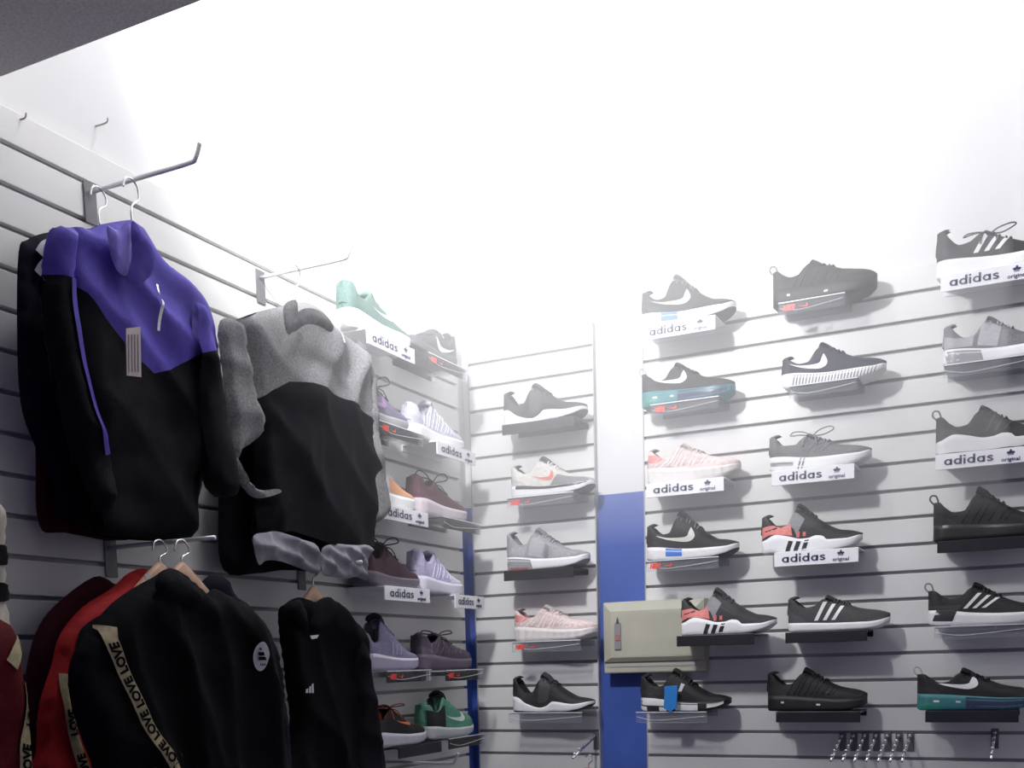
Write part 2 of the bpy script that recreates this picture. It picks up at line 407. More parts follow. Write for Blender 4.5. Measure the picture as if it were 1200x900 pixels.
    def panel(nm, lo, hi, cc):
        V = []; Fc = []; n, k = 16, 5
        for i in range(n + 1):
            t = i / n; a = lo(t); b_ = hi(t)
            for j in range(k + 1):
                q = j / k; V.append(side(a[0] + (b_[0] - a[0]) * q, a[1] + (b_[1] - a[1]) * q, .0006))
        for i in range(n):
            for j in range(k): Fc.append((i * (k + 1) + j, i * (k + 1) + j + 1, (i + 1) * (k + 1) + j + 1, (i + 1) * (k + 1) + j))
        build(nm, V, Fc, cc, r)
    if g.get('panels', True):
        panel('lace_stay', lambda t: (ts + .01 + .27 * t, (dp + (tg - dp) * .25) * (1 - t) + te * .92 * t), lambda t: (ts + .02 + .27 * t, .3), col(tone))
        panel('toe_bumper', lambda t: (.78 + .214 * t, ZT(.78 + .214 * t) - .003), lambda t: (.80 + .192 * t, ZT(.8 + .192 * t) + .004 + .010 * t), col(tone))
        if not any(d[1] in ('heel_panel', 'heel_counter', 'heel_clip') for d in g['decals'] if d[0] == 'patch'):
            panel('heel_counter', lambda t: (.006 + .22 * t, ZT(.006 + .22 * t) - .003), lambda t: (.010 + .16 * t, hd * .70 * (1 - t) + (ZT(.2) + .012) * t), col(tone))
    # ---- decals
    for d in g['decals']:
        kind = d[0]
        if kind == 'swoosh':
            _, s0, s1, z0, z1, cc = d[:6]; V = []; Fc = []; n = 22
            for i in range(n + 1):
                lo, hi = swoosh_edges(i / n)
                for p in (lo, hi): V.append(side(s0 + (s1 - s0) * p[0], z0 + (z1 - z0) * p[1], .0016))
                if i: Fc.append((2 * i - 2, 2 * i - 1, 2 * i + 1, 2 * i))
            build('swoosh', V, Fc, col(cc, .4, .02, 0), r)
        elif kind == 'stripes':
            _, s0, ds, sl, wd, z0, z1, cc = d
            for q in range(3):
                V = []; Fc = []; n = 10
                for i in range(n + 1):
                    t = i / n; sb = s0 + q * ds + sl * t; zz = z0 + (z1 * (1 - .08 * q) - z0) * t
                    for e in (0, .5, 1): V.append(side(sb + wd * e, zz, .0016))
                    if i:
                        for e in (0, 1): Fc.append((3 * i - 3 + e, 3 * i - 2 + e, 3 * i + 1 + e, 3 * i + e))
                build('stripe', V, Fc, col(cc, .4, .02, 0), r)
        elif kind == 'patch':                                      # lower and upper polylines (s, z)
            _, nm, lo, hi, cc = d; V = []; Fc = []; n, k = 14, 6
            lo = smooth_path([(a, b_, 0) for a, b_ in lo], 6); hi = smooth_path([(a, b_, 0) for a, b_ in hi], 6)
            def samp(p, t):
                f = t * (len(p) - 1); i = min(int(f), len(p) - 2); return p[i].lerp(p[i + 1], f - i)
            for i in range(n + 1):
                a, b_ = samp(lo, i / n), samp(hi, i / n)
                for j in range(k + 1):
                    p = a.lerp(b_, j / k); V.append(side(p.x, p.y, .0008))
            for i in range(n):
                for j in range(k): Fc.append((i * (k + 1) + j, i * (k + 1) + j + 1, (i + 1) * (k + 1) + j + 1, (i + 1) * (k + 1) + j))
            build(nm, V, Fc, col(cc, .6, .12, .15), r)
        elif kind == 'band':                                       # along the sole: s0..s1, f0..f1, slant
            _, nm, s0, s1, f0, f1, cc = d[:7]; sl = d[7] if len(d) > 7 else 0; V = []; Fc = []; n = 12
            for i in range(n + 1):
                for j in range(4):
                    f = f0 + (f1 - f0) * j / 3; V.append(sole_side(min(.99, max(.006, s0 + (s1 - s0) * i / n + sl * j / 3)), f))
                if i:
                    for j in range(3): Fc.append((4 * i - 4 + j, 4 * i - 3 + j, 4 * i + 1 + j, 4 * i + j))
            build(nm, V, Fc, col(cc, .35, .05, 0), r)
        elif kind == 'ribs':
            _, s0, s1, n, cc = d; V = []; Fc = []
            for q in range(n):
                s = s0 + (s1 - s0) * q / n; b0 = len(V)
                for j in range(4):
                    f = .08 + .78 * j / 3; V += [sole_side(s + .02 * j / 3, f), sole_side(s + .02 * j / 3 + .010, f)]
                for j in range(3): Fc.append((b0 + 2 * j, b0 + 2 * j + 1, b0 + 2 * j + 3, b0 + 2 * j + 2))
            build('sole_ribs', V, Fc, col(cc, .6, .05, 0), r)
        elif kind == 'lines':                                      # woven flow lines over the side
            _, s0, s1, z0, z1, n, cc = d; V = []; Fc = []
            for q in range(n):
                sb = s0 + (s1 - s0) * q / n; pts = []
                for i in range(7):
                    t = i / 6; pts.append(side(sb + .10 * t + .01 * math.sin(q * 2.1), z0 + (z1 - z0) * t * (1 - .35 * (sb - s0) / max(.01, s1 - s0)), .0006))
                tube_geo(pts, .0013, 5, False, V, Fc)
            build('overlay_lines', V, Fc, col(cc, .6, .1, 0), r)
    # ---- tongue
    V = []; Fc = []; n, k = 12, 6
    for i in range(n + 1):
        t = i / n; s = ts + .17 - (.165) * t
        zz = INS(s) + .004 + (tg - INS(s) - .004) * max(0, (t - .25) / .75) ** 1.15
        hw = W * (.34 + .20 * t)
        for j in range(k + 1):
            q = j / k * 2 - 1; V.append((s * L, bend(s) + hw * q, zz - .010 * q * q - (.004 if t == 1 else 0)))
    nv = len(V)
    V += [(x - .004, y, zz - .011) for x, y, zz in V]
    for i in range(n):
        for j in range(k):
            a = i * (k + 1) + j; Fc.append((a, a + 1, a + k + 2, a + k + 1)); a += nv; Fc.append((a, a + k + 1, a + k + 2, a + 1))
    def edge(a, b_): Fc.append((a, b_, b_ + nv, a + nv))
    for j in range(k): edge(n * (k + 1) + j, n * (k + 1) + j + 1); edge(j + 1, j)
    for i in range(n): edge((i + 1) * (k + 1), i * (k + 1)); edge(i * (k + 1) + k, (i + 1) * (k + 1) + k)
    build('tongue', V, Fc, col(g['ton'] or g['up'], .85), r)
    # ---- laces
    V = []; Fc = []
    for q in range(g['nlace']):
        s = ts + .045 + .045 * q; pts = []
        w = W * PLAN(s) * .97; zb = ZT(s)
        for i in range(9):
            ang = math.pi * (.30 + .40 * i / 8); ss = s + .020 * (i / 8 - .5) * (1 if q % 2 else -1)
            pts.append((ss * L, bend(s) + w * math.copysign(abs(math.cos(ang)) ** .7, math.cos(ang)), zb + (INS(ss) - zb) * math.sin(ang) ** .9 + .0035))
        tube_geo(pts, .0026, 6, False, V, Fc)
    lc = g['lace'] or tuple(min(1, c * 1.3 + .01) for c in g['up'])
    if g['bow']:
        s = ts + .05; z0 = INS(s) + .004; b = g['bow']
        for sg in (-1, 1):
            pts = smooth_path([(s * L, 0, z0), (s * L + sg * .022, sg * .006 * sgn, z0 + .030 * b), (s * L + sg * .052, sg * .014 * sgn, z0 + .040 * b), (s * L + sg * .062, sg * .016 * sgn, z0 + .022 * b), (s * L + sg * .030, sg * .012, z0 + .010 * b), (s * L, 0, z0 + .002)], 6)
            tube_geo(pts, .0019, 6, False, V, Fc)
            tube_geo(smooth_path([(s * L, 0, z0), (s * L + sg * .014, sgn * .022, z0 - .006), (s * L + sg * .020, sgn * .034, z0 - .030)], 5), .0017, 6, False, V, Fc)
    if Fc: build('laces', V, Fc, col(lc, .8, .1, .1), r)
    # ---- heel loop / tab
    if g['loop']:
        tube('pull_loop', smooth_path([(.012, 0, hd - .012), (.001, 0, hd - .002), (-.009, 0, hd + .010), (-.006, 0, hd + .021), (.006, 0, hd + .019), (.012, 0, hd + .002)], 5), .0024, col(g['heeltab'] or lc, .7, .05, .1), r, 7)
    else:
        V = []; Fc = []
        hh = hd + .010
        for i in range(7):
            t = i / 6; x = -.0035 + .010 * t * t + (.012 if i == 6 else 0); zz = hd * .55 + (hh - hd * .55) * min(1, t * 1.1)
            hw = .016 - .005 * t
            for j in range(5):
                q = j / 4 * 2 - 1; V.append((x + .007 * q * q, hw * q, zz - .004 * q * q))
        nv = len(V); V += [(x + .007, y * .95, zz - .001) for x, y, zz in V]
        for i in range(6):
            for j in range(4):
                a = i * 5 + j; Fc.append((a, a + 1, a + 6, a + 5)); a += nv; Fc.append((a, a + 5, a + 6, a + 1))
            a = i * 5; Fc.append((a, a + 5, a + 5 + nv, a + nv)); a += 4; Fc.append((a, a + nv, a + 5 + nv, a + 5))
        for j in range(4): a = 30 + j; Fc.append((a, a + 1, a + 1 + nv, a + nv))
        build('heel_tab', V, Fc, col(g['heeltab'] or g['up'], .8), r)
    return r

K = lambda v: (v, v, v * 1.05)
BLK = K(.010); CHAR = K(.030); GRY = K(.30); MID = K(.14); WHT = (.80, .80, .80); NAVY = (.020, .022, .040); PINK = (.72, .24, .22); PALEP = (.78, .62, .60)
EQT = dict(sole='eqt', up=CHAR, ton=CHAR, lin=BLK, heel=.098, dip=.080, tong=.132, tshape=.36, nlace=4, heeltab=BLK,
    decals=[('patch', 'heel_counter', [(.008, .040), (.12, .052), (.33, .046)], [(.010, .074), (.15, .080), (.30, .092)], (.72, .22, .20)),
            ('patch', 'saddle', [(.235, .075), (.33, .068), (.37, .045)], [(.29, .103), (.36, .110), (.45, .090)], K(.26)),
            ('patch', 'heel_line', [(.05, .060), (.15, .066), (.27, .084)], [(.05, .063), (.15, .071), (.28, .089)], BLK),
            ('band', 'sole_stripe', .26, .305, .06, .72, K(.03), .035), ('band', 'sole_stripe', .34, .385, .06, .78, K(.03), .035), ('band', 'sole_stripe', .42, .465, .06, .85, K(.03), .035),
            ('patch', 'pink_stripe', [(.37, .040), (.385, .040), (.40, .040)], [(.375, .056), (.39, .056), (.405, .056)], (.7, .16, .14)),
            ('patch', 'pink_stripe', [(.435, .042), (.45, .042), (.465, .042)], [(.435, .054), (.45, .054), (.465, .054)], (.7, .16, .14))])
AIRSILVER = dict(sole='run', up=K(.035), heel=.100, dip=.086, tong=.142, sk=1.1, lace=K(.2), ton=K(.10), solec=WHT, outc=BLK, loop=False, tshape=.36,
    decals=[('swoosh', .13, .56, .050, .092, (.55, .55, .50)), ('band', 'sole_block', .24, .42, .06, .95, (.06, .20, .62)), ('patch', 'mudguard', [(.80, .030), (.90, .030), (.985, .036)], [(.78, .036), (.90, .036), (.985, .040)], BLK)])
AIRTEAL = dict(sole='air', up=K(.022), heel=.094, dip=.080, tong=.120, toe=.050, solec=(.05, .22, .24), loop=True, heeltab=K(.5), lace=BLK, sk=1.0,
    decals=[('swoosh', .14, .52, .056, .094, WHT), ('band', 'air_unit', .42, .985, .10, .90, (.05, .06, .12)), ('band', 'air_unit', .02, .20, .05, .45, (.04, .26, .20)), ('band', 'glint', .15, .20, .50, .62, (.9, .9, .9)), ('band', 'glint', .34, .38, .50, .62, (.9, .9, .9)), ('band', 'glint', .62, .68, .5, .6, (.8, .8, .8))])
BUBBLE = dict(sole='thick', up=PALEP, heel=.094, dip=.082, tong=.112, toe=.052, solec=(.76, .72, .70), bumps=.13, lin=(.5, .2, .2), ton=(.70, .62, .58), lace=(.72, .62, .6), heeltab=K(.2),
    decals=[('patch', 'heel_panel', [(.02, .066), (.10, .062), (.20, .070)], [(.02, .088), (.10, .084), (.22, .082)], (.72, .25, .24)), ('lines', .22, .80, .046, .100, 13, (.80, .74, .72)), ('lines', .05, .30, .046, .075, 6, (.76, .70, .68))])
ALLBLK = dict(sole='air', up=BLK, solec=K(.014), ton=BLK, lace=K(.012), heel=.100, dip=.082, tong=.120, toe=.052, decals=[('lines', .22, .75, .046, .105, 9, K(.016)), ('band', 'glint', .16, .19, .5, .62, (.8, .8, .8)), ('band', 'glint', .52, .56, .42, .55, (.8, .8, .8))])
WAVE = dict(sole='wave', up=K(.040), solec=(.82, .82, .84), lin=BLK, ton=K(.06), heel=.098, dip=.066, tong=.122, toe=.042, nlace=4, heeltab=CHAR, outc=CHAR, decals=[('patch', 'cage_strap', [(.35, .030), (.42, .030), (.49, .040)], [(.36, .098), (.42, .104), (.50, .082)], K(.075))])
GREYAIR = dict(sole='run', sk=1.15, up=K(.33), ton=K(.28), lin=K(.22), lace=K(.40), heel=.112, dip=.088, tong=.128, toe=.046, outc=K(.25), heeltab=K(.25),
    decals=[('band', 'air_unit', .015, .36, .12, .86, K(.30), -.03), ('band', 'air_unit', .08, .30, .02, .22, (.42, .14, .13)), ('patch', 'side_cage', [(.30, .045), (.36, .042), (.47, .036)], [(.33, .10), (.40, .10), (.50, .085)], K(.42)), ('patch', 'side_cage', [(.50, .034), (.53, .034), (.56, .034)], [(.51, .078), (.53, .076), (.56, .072)], K(.22)), ('patch', 'heel_panel', [(.01, .046), (.12, .046), (.26, .045)], [(.01, .080), (.12, .070), (.27, .075)], K(.38))])
STRIPE = dict(sole='flat', up=K(.050), heel=.088, dip=.074, tong=.098, toe=.046, solec=WHT, decals=[('stripes', .28, .085, .085, .038, .030, .082, WHT)])

def var(base, **kw):
    d = dict(base); d.update(kw); return d
OUT = .066
def row_z(k): return Z0 - SP * (k + .10)
def bx(px, py, y=-.10): return at(px, py, 1, y).x
def ly(px, py, x=.10): return at(px, py, 0, x).y
# (photo x of the heel, of its sole, row groove, shoe, label, shelf kind, shelf left px, shelf right px, shelf label)
BACK = [
 (587, 500, 3, WAVE, 'black slip-on knit sneaker with a wavy white sole, topmost in the narrow corner bay', 'black', 588, 672, 'black shelf at the top of the narrow corner bay'),
 (596, 588, 6, dict(sole='run', up=(.62, .60, .56), ton=K(.12), lace=WHT, lin=CHAR, heel=.094, dip=.082, tong=.122, toe=.044, outc=CHAR, heeltab=K(.2), decals=[('swoosh', .30, .56, .046, .078, (.72, .18, .14)), ('patch', 'toe_panel', [(.52, .030), (.75, .028), (.985, .034)], [(.60, .062), (.78, .050), (.985, .046)], K(.20)), ('band', 'sole_line', .02, .95, .70, 1.0, K(.03))]),
   'cream and grey sneaker with a red swoosh and dark tongue', 'clear', 594, 672, 'clear shelf with red print under the cream and grey sneaker'),
 (591, 671, 9, GREYAIR, 'light grey sneaker with a red tinted air heel in the narrow bay', 'black', 590, 672, 'black shelf under the light grey sneaker in the narrow bay'),
 (600, 755, 12, BUBBLE, 'pinkish white bubble-soled sneaker in the narrow corner bay', 'clear', 600, 680, 'clear shelf with red print under the pinkish sneaker of the narrow bay'),
 (598, 837, 15, var(WAVE, up=K(.02), heel=.102, toe=.036, decals=[('patch', 'cage_strap', [(.35, .030), (.42, .030), (.49, .040)], [(.36, .098), (.42, .104), (.50, .082)], K(.05))]), 'black knit sneaker with a wavy white sole, lowest in the narrow bay', 'plain', 596, 682, 'bare clear shelf at the bottom of the narrow bay'),

 (749, 386, 0, AIRSILVER, 'dark sneaker with a silver swoosh and blue sole patch, on the uppermost lettered shelf', 'sign', 753, 838, 'white lettered shelf under the uppermost dark sneaker with a silver swoosh'),
 (749, 481, 3, var(AIRTEAL, up=K(.03)), 'black sneaker with a white swoosh and teal air sole right of the white column', 'clear', 762, 842, 'clear shelf with red print under the upper teal-soled sneaker'),
 (756, 567, 6, BUBBLE, 'pale pink bubble-soled sneaker on a white lettered shelf', 'sign', 757, 848, 'white lettered shelf under the pale pink sneaker'),
 (755, 660, 9, var(AIRSILVER, up=K(.018), ton=K(.04), solec=(.74, .72, .74)), 'navy sneaker with a silver swoosh and blue sole patch, beside the blue column', 'clear', 757, 842, 'clear shelf with red print beside the blue column'),
 (795, 745, 12, EQT, 'pink, grey and black sneaker with striped white sole in front of the beige electrical box', 'black', 793, 884, 'black shelf in front of the beige electrical box'),
 (748, 835, 15, dict(sole='run', sk=1.1, up=K(.014), solec=K(.02), outc=BLK, heel=.100, dip=.082, tong=.126, toe=.040, heeltab=BLK, decals=[('band', 'sole_blob', .02, .30, .45, .98, WHT), ('band', 'sole_blob', .02, .10, .05, .35, WHT), ('band', 'sole_blob', .24, .32, .05, .35, WHT), ('band', 'sole_blob', .42, .68, .10, .85, WHT), ('band', 'sole_blob', .78, .95, .30, .75, WHT), ('patch', 'side_emblem', [(.45, .060), (.47, .060), (.49, .060)], [(.48, .085), (.50, .083), (.52, .081)], K(.55))]),
   'black sneaker with white blobs on its sole and a blue tag, below the electrical box', 'plain', 745, 828, 'bare clear shelf below the electrical box'),

 (903, 364, 0, var(ALLBLK, up=K(.02), loop=True, heeltab=K(.25), tong=.114, toe=.058, heel=.092), 'all black sneaker with a heel loop over red print, uppermost on the back wall', 'clear', 912, 990, 'clear shelf with red print under the uppermost all black sneaker'),
 (914, 457, 3, dict(sole='run', sk=1.05, up=NAVY, solec=WHT, heel=.080, dip=.070, tong=.116, toe=.048, lace=NAVY, decals=[('swoosh', .09, .46, .042, .082, WHT), ('ribs', .12, .93, 26, K(.12))]), 'navy sneaker with a white swoosh and ribbed white sole', 'plain', 925, 1005, 'bare clear shelf under the navy sneaker with the ribbed sole'),
 (899, 551, 6, dict(sole='run', sk=1.1, up=K(.16), solec=WHT, heel=.094, dip=.074, tong=.100, toe=.046, bow=.5, lace=K(.30), nlace=5, heeltab=K(.14), decals=[('band', 'sole_line', .01, .26, .35, .60, K(.25)), ('band', 'sole_line', .30, .315, .08, .95, K(.15), .03), ('band', 'sole_line', .335, .35, .08, .95, K(.15), .03), ('lines', .40, .60, .045, .085, 4, K(.22))]), 'mid grey sneaker with tied laces and white sole on a lettered shelf', 'sign', 904, 1001, 'white lettered shelf under the mid grey sneaker with tied laces'),
 (890, 648, 9, EQT, 'pink, grey and black sneaker with striped sole on a white lettered shelf', 'sign', 907, 1006, 'white lettered shelf under the pink, grey and black sneaker'),
 (921, 740, 12, STRIPE, 'low dark grey sneaker with three white stripes and a thin white sole', 'black', 920, 1016, 'black shelf under the low three-striped sneaker'),
 (897, 836, 15, ALLBLK, 'all black sneaker above the row of chrome display hooks', 'black', 909, 1008, 'black shelf above the row of chrome hooks'),

 (1096, 334, 0, var(STRIPE, up=K(.03), sole='thick', L=.30, heel=.115, dip=.088, tong=.108, sk=.95, bow=.35, decals=[('stripes', .30, .085, .085, .040, .050, .098, WHT)]), 'black three-striped sneaker with a thick white sole in the upper right corner', 'sign', 1102, 1215, 'white lettered shelf in the upper right corner'),
 (1104, 434, 3, var(GREYAIR, up=K(.18), ton=K(.16), heel=.100, tong=.118, dip=.078, decals=[d if i != 1 else ('band', 'air_unit', .12, .15, .3, .7, K(.7)) for i, d in enumerate(GREYAIR['decals'])]), 'darker grey air-heeled sneaker at the right edge of the photo', 'plain', 1106, 1212, 'bare clear shelf under the darker grey sneaker at the right edge'),
 (1095, 534, 6, dict(sole='eqt', up=K(.045), solec=(.66, .66, .66), heel=.096, dip=.078, tong=.120, toe=.046, loop=True, heeltab=K(.2), outc=CHAR, lace=K(.05), L=.29, decals=[('stripes', .42, .075, .075, .020, .050, .095, K(.09))]), 'charcoal sneaker with a sculpted off-white sole and heel loop on a lettered shelf', 'sign', 1096, 1208, 'white lettered shelf under the charcoal sneaker with the heel loop'),
 (1092, 640, 9, var(ALLBLK, loop=True, heeltab=K(.06), heel=.100, tong=.136, toe=.050, L=.29, up=K(.012), decals=[('lines', .25, .7, .046, .10, 6, K(.02)), ('band', 'sole_line', .02, .9, .75, .95, K(.03))]), 'all black sneaker with a heel loop at the right edge', 'black', 1098, 1206, 'black shelf under the all black sneaker at the right edge'),
 (1086, 737, 12, dict(sole='run', sk=1.15, up=K(.020), solec=WHT, heel=.092, dip=.080, tong=.112, toe=.044, loop=True, heeltab=K(.3), L=.30, decals=[('stripes', .30, .075, .115, .035, .046, .086, WHT), ('band', 'heel_clip', .03, .20, .05, .98, K(.05), .05), ('patch', 'heel_clip', [(.01, .040), (.10, .042), (.26, .042)], [(.01, .056), (.12, .056), (.29, .056)], K(.04))]), 'black sneaker with three white stripes running into a white sole', 'plain', 1095, 1202, 'bare clear shelf under the black sneaker with stripes running into its sole'),
 (1073, 836, 15, var(AIRTEAL, up=K(.012), heel=.092, tong=.110, L=.30), 'black sneaker with a white swoosh and blue-green air sole in the lower right corner', 'black', 1084, 1194, 'black shelf in the lower right corner'),
]
def put_shelf(kind, wall, u0, W, z, label):
    if kind == 'sign': return sign_shelf(wall, u0, z, W, label)
    if kind == 'black': return black_shelf(wall, u0, z, W, label)
    return clear_shelf(wall, u0, z, W, label, kind == 'clear')
for px, py, k, spec, lab, sk, s0, s1, slab in BACK:
    z = row_z(k)
    if 'electrical box' in lab and spec is EQT:
        shoe('back', bx(px, py, -.15), z, .112, spec, lab, 'sneakers on the back wall'); u0, u1 = bx(s0, py, -.17), bx(s1, py, -.17)
        black_shelf('back', u0, z - .0006, u1 - u0, slab, bx(832, 760, -.04) - u0); continue
    shoe('back', bx(px, py), z, OUT, spec, lab, 'sneakers on the back wall')
    u0, u1 = bx(s0, py + 8, -.124), bx(s1, py, -.124); put_shelf(sk, 'back', u0, u1 - u0, z - .0006, slab)
LEFT = [
 (402, 485, 1.20, dict(sole='thick', up=(.085, .165, .14), solec=WHT, ton=(.10, .20, .17), lace=(.2, .32, .28), lin=(.06, .11, .10), heel=.110, dip=.095, tong=.120, toe=.046, decals=[('swoosh', .35, .66, .055, .09, (.6, .75, .7))]), 'mint green sneaker with a white sole on the top row of the left wall', 'sign', 402, 478, 'white lettered shelf under the mint green sneaker'),
 (485, 540, 1.05, dict(sole='run', up=K(.06), flip=True, solec=K(.10), heel=.098, tong=.10, decals=[('swoosh', .12, .5, .03, .075, WHT)]), 'small black sneaker with its toe pointing left, top corner of the left wall', 'clear', 486, 541, 'clear shelf with red print in the top corner of the left wall'),
 (436, 482, 4.25, dict(sole='run', up=(.17, .15, .22), solec=K(.35), ton=(.14, .12, .18), lace=K(.05), bow=.9, heel=.098, tong=.11, decals=[('swoosh', .12, .5, .045, .08, (.35, .2, .40))]), 'purple grey sneaker with loose dark laces behind the grey jacket sleeve', 'clear', 436, 489, 'clear shelf with red print under the purple grey sneaker'),
 (487, 547, 4.25, dict(sole='run', up=(.52, .52, .62), solec=WHT, ton=(.5, .5, .6), heel=.090, dip=.075, tong=.122, decals=[('lines', .15, .75, .036, .10, 11, (.75, .75, .8))]), 'pale lavender laced sneaker with wavy overlays near the corner', 'sign', 490, 550, 'white lettered shelf under the pale lavender laced sneaker'),
 (430, 490, 7.15, dict(sole='thick', up=(.62, .62, .70), solec=WHT, heel=.140, dip=.12, tong=.12, toe=.046, lin=(.5, .3, .2), decals=[('patch', 'orange_panel', [(.45, .040), (.70, .036), (.93, .036)], [(.48, .09), (.70, .066), (.93, .045)], (.72, .34, .18))]), 'white sneaker with an orange toe panel partly hidden by the grey jacket', 'sign', 438, 494, 'white lettered shelf under the white and orange sneaker'),
 (495, 550, 7.15, dict(sole='thick', up=(.075, .018, .030), ton=(.05, .015, .02), solec=(.62, .55, .58), bumps=.05, lace=K(.03), bow=.9, heel=.105, dip=.095, tong=.11, toe=.05), 'maroon sneaker with a studded pale sole and dark lace loops near the corner', 'plain', 497, 556, 'bare clear shelf under the maroon sneaker near the corner'),
 (434, 495, 10.05, dict(sole='run', up=(.055, .016, .028), ton=(.03, .012, .016), solec=(.16, .14, .18), bumps=.04, lace=K(.02), bow=.7, heel=.09, tong=.12, dip=.08), 'dark maroon sneaker with black lace loops beside the hem of the grey jacket', 'sign', 440, 496, 'white lettered shelf under the dark maroon sneaker with black laces'),
 (496, 545, 10.15, dict(sole='thick', up=(.50, .46, .66), solec=(.70, .68, .78), ton=(.44, .40, .62), lin=(.14, .12, .2), heel=.115, dip=.1, tong=.125, toe=.045, decals=[('lines', .25, .75, .045, .09, 7, (.7, .66, .8)), ('patch', 'toe_panel', [(.62, .036), (.8, .034), (.985, .038)], [(.6, .062), (.8, .046), (.985, .044)], (.7, .7, .74))]), 'pale violet sneaker with a thick white sole beside the corner', 'sign', 526, 560, 'white lettered shelf under the pale violet sneaker'),
 (432, 494, 13.15, dict(sole='thick', up=(.23, .21, .33), solec=(.42, .38, .52), ton=K(.05), lin=K(.05), heel=.10, dip=.085, tong=.155, toe=.044, tshape=.33, decals=[('stripes', .45, .06, .02, .018, .045, .08, (.40, .38, .5)), ('band', 'sole_line', .03, .97, .80, 1.0, (.75, .72, .8))]), 'lilac grey sneaker with a tall dark tongue on the left wall', 'clear', 436, 498, 'clear shelf with red print under the lilac grey sneaker'),
 (497, 556, 13.2, dict(sole='thick', up=(.075, .058, .085), solec=(.13, .10, .14), ton=(.05, .04, .06), lace=K(.03), bow=.45, heel=.10, dip=.09, tong=.11, toe=.055, decals=[('lines', .1, .8, .05, .09, 6, (.13, .10, .13))]), 'dull plum sneaker with a thick sole near the corner', 'clear', 498, 559, 'clear shelf with red print under the dull plum sneaker'),
 (440, 503, 16.0, dict(sole='thick', sk=.95, up=K(.010), solec=(.62, .60, .68), bumps=.03, outc=(.5, .48, .55), ton=K(.015), lin=(.55, .10, .05), lace=(.35, .10, .06), bow=.3, heel=.105, dip=.085, tong=.115, toe=.046, decals=[('swoosh', .42, .68, .058, .085, (.80, .18, .09))]), 'black sneaker with an orange swoosh and pale sole, lowest on the left wall', 'black', 440, 510, 'black shelf under the orange swoosh sneaker'),
 (505, 558, 15.95, dict(sole='run', sk=1.05, up=(.10, .30, .20), solec=(.52, .54, .56), ton=K(.02), lin=K(.02), heel=.10, dip=.09, tong=.14, toe=.060, nlace=3, lace=(.25, .5, .4), decals=[('swoosh', .36, .72, .046, .085, (.66, .76, .74)), ('patch', 'heel_panel', [(.01, .036), (.15, .036), (.34, .034)], [(.01, .09), (.15, .085), (.36, .10)], K(.015))]), 'black and green sneaker with a white swoosh at the foot of the corner', 'plain', 500, 562, 'bare shelf under the black and green sneaker'),
]
for px0, px1, k, spec, lab, sk, s0, s1, slab in LEFT:
    z = Z0 - SP * k
    def ylen(px): 
        t = at(px, 600, 0, .10); lo, hi = 300, 900
        for _ in range(30):
            m_ = (lo + hi) / 2
            if at(px, m_, 0, .10).z > z: lo = m_
            else: hi = m_
        return at(px, lo, 0, .10).y
    y0, y1 = ylen(px0), ylen(px1); L = min(.30, max(.245, y1 - y0)); sp = var(spec, L=L)
    shoe('left', (y1 if spec.get('flip') else y1 - L) if True else 0, z, OUT, sp, lab, 'sneakers on the left wall')
    a, b = ylen(s0), ylen(s1); put_shelf(sk, 'left', b - min(b - a, .24), min(b - a, .24), z - .0006, slab)

# ------------------------------------------------------------------ electrical box on the blue column
def elec_box():
    yf = -.053
    a = at(704, 706, 1, yf); b = at(826, 787, 1, yf)
    x0, x1, z1, z0 = a.x, b.x, a.z, b.z
    r = empty('electrical_box', (x0, -.0015, z0), 0, 'beige metal electrical box fixed across the blue column', 'electrical box')
    W, H = x1 - x0, z1 - z0
    bm = bmesh.new(); bbox(bm, (0, -.034, 0), (W, 0, H), 0, .005); from_bm('back_box', bm, BEIGE, r)
    V = []; ins = [(0.003, -.0342), (.004, -.040), (.030, -.050), (.040, -.0505)]      # raised door with wide sloping margins
    for i, y in ins: V += [(i, y, .034 + i * .5), (W - i, y, .034 + i * .5), (W - i, y, H - i), (i, y, H - i)]
    Fc = []
    for q in range(3):
        for k in range(4): Fc.append((q * 4 + k, q * 4 + (k + 1) % 4, q * 4 + 4 + (k + 1) % 4, q * 4 + 4 + k))
    Fc.append((12, 13, 14, 15)); build('door', V, Fc, BEIGE, r, smooth=False)
    box('bottom_strip', (.016, -.036, .020), (W - .016, -.0342, .025), EDGE, r)
    p = box('switch_plate', (.044, -.0545, H * .33), (.066, -.0507, H * .70), mat('grey_plate', (.26, .25, .26), .5), r, .0012)
    box('red_switch', (.048, -.0565, H * .46), (.062, -.0547, H * .54), mat('red_switch', (.42, .15, .14), .5), p, .0008)
    V = [(.049, -.055, H * .69), (.061, -.055, H * .69), (.055, -.055, H * .78), (.049, -.0515, H * .69), (.061, -.0515, H * .69), (.055, -.0515, H * .78)]
    build('arrow', V, [(0, 1, 2), (3, 5, 4), (0, 3, 4, 1), (1, 4, 5, 2), (2, 5, 3, 0)], mat('dark_arrow', (.06, .06, .06), .5), p, smooth=False)
elec_box()
# the blue swing tag on the black sneaker below the box
def flat_tag(name, px, axis, val, m, label, cat, t=.0015, parent=None):
    P = [at(x, y, axis, val) for x, y in px]; n = Vector((1, 0, 0)) if axis == 0 else Vector((0, -1, 0))
    V = P + [p + n * t for p in P]; k = len(P)
    Fc = [tuple(range(k))[::-1], tuple(range(k, 2 * k))] + [(i, (i + 1) % k, (i + 1) % k + k, i + k) for i in range(k)]
    o = build(name, V, Fc, m, parent, smooth=False)
    if label: tag(o, label, cat)
    return o
flat_tag('swing_tag', [(779, 804), (794, 803), (793, 829), (786, 834), (778, 830)], 1, -.128, mat('blue_card', (.03, .22, .62), .45), 'bright blue swing tag hanging on the side of a black sneaker', 'tag')

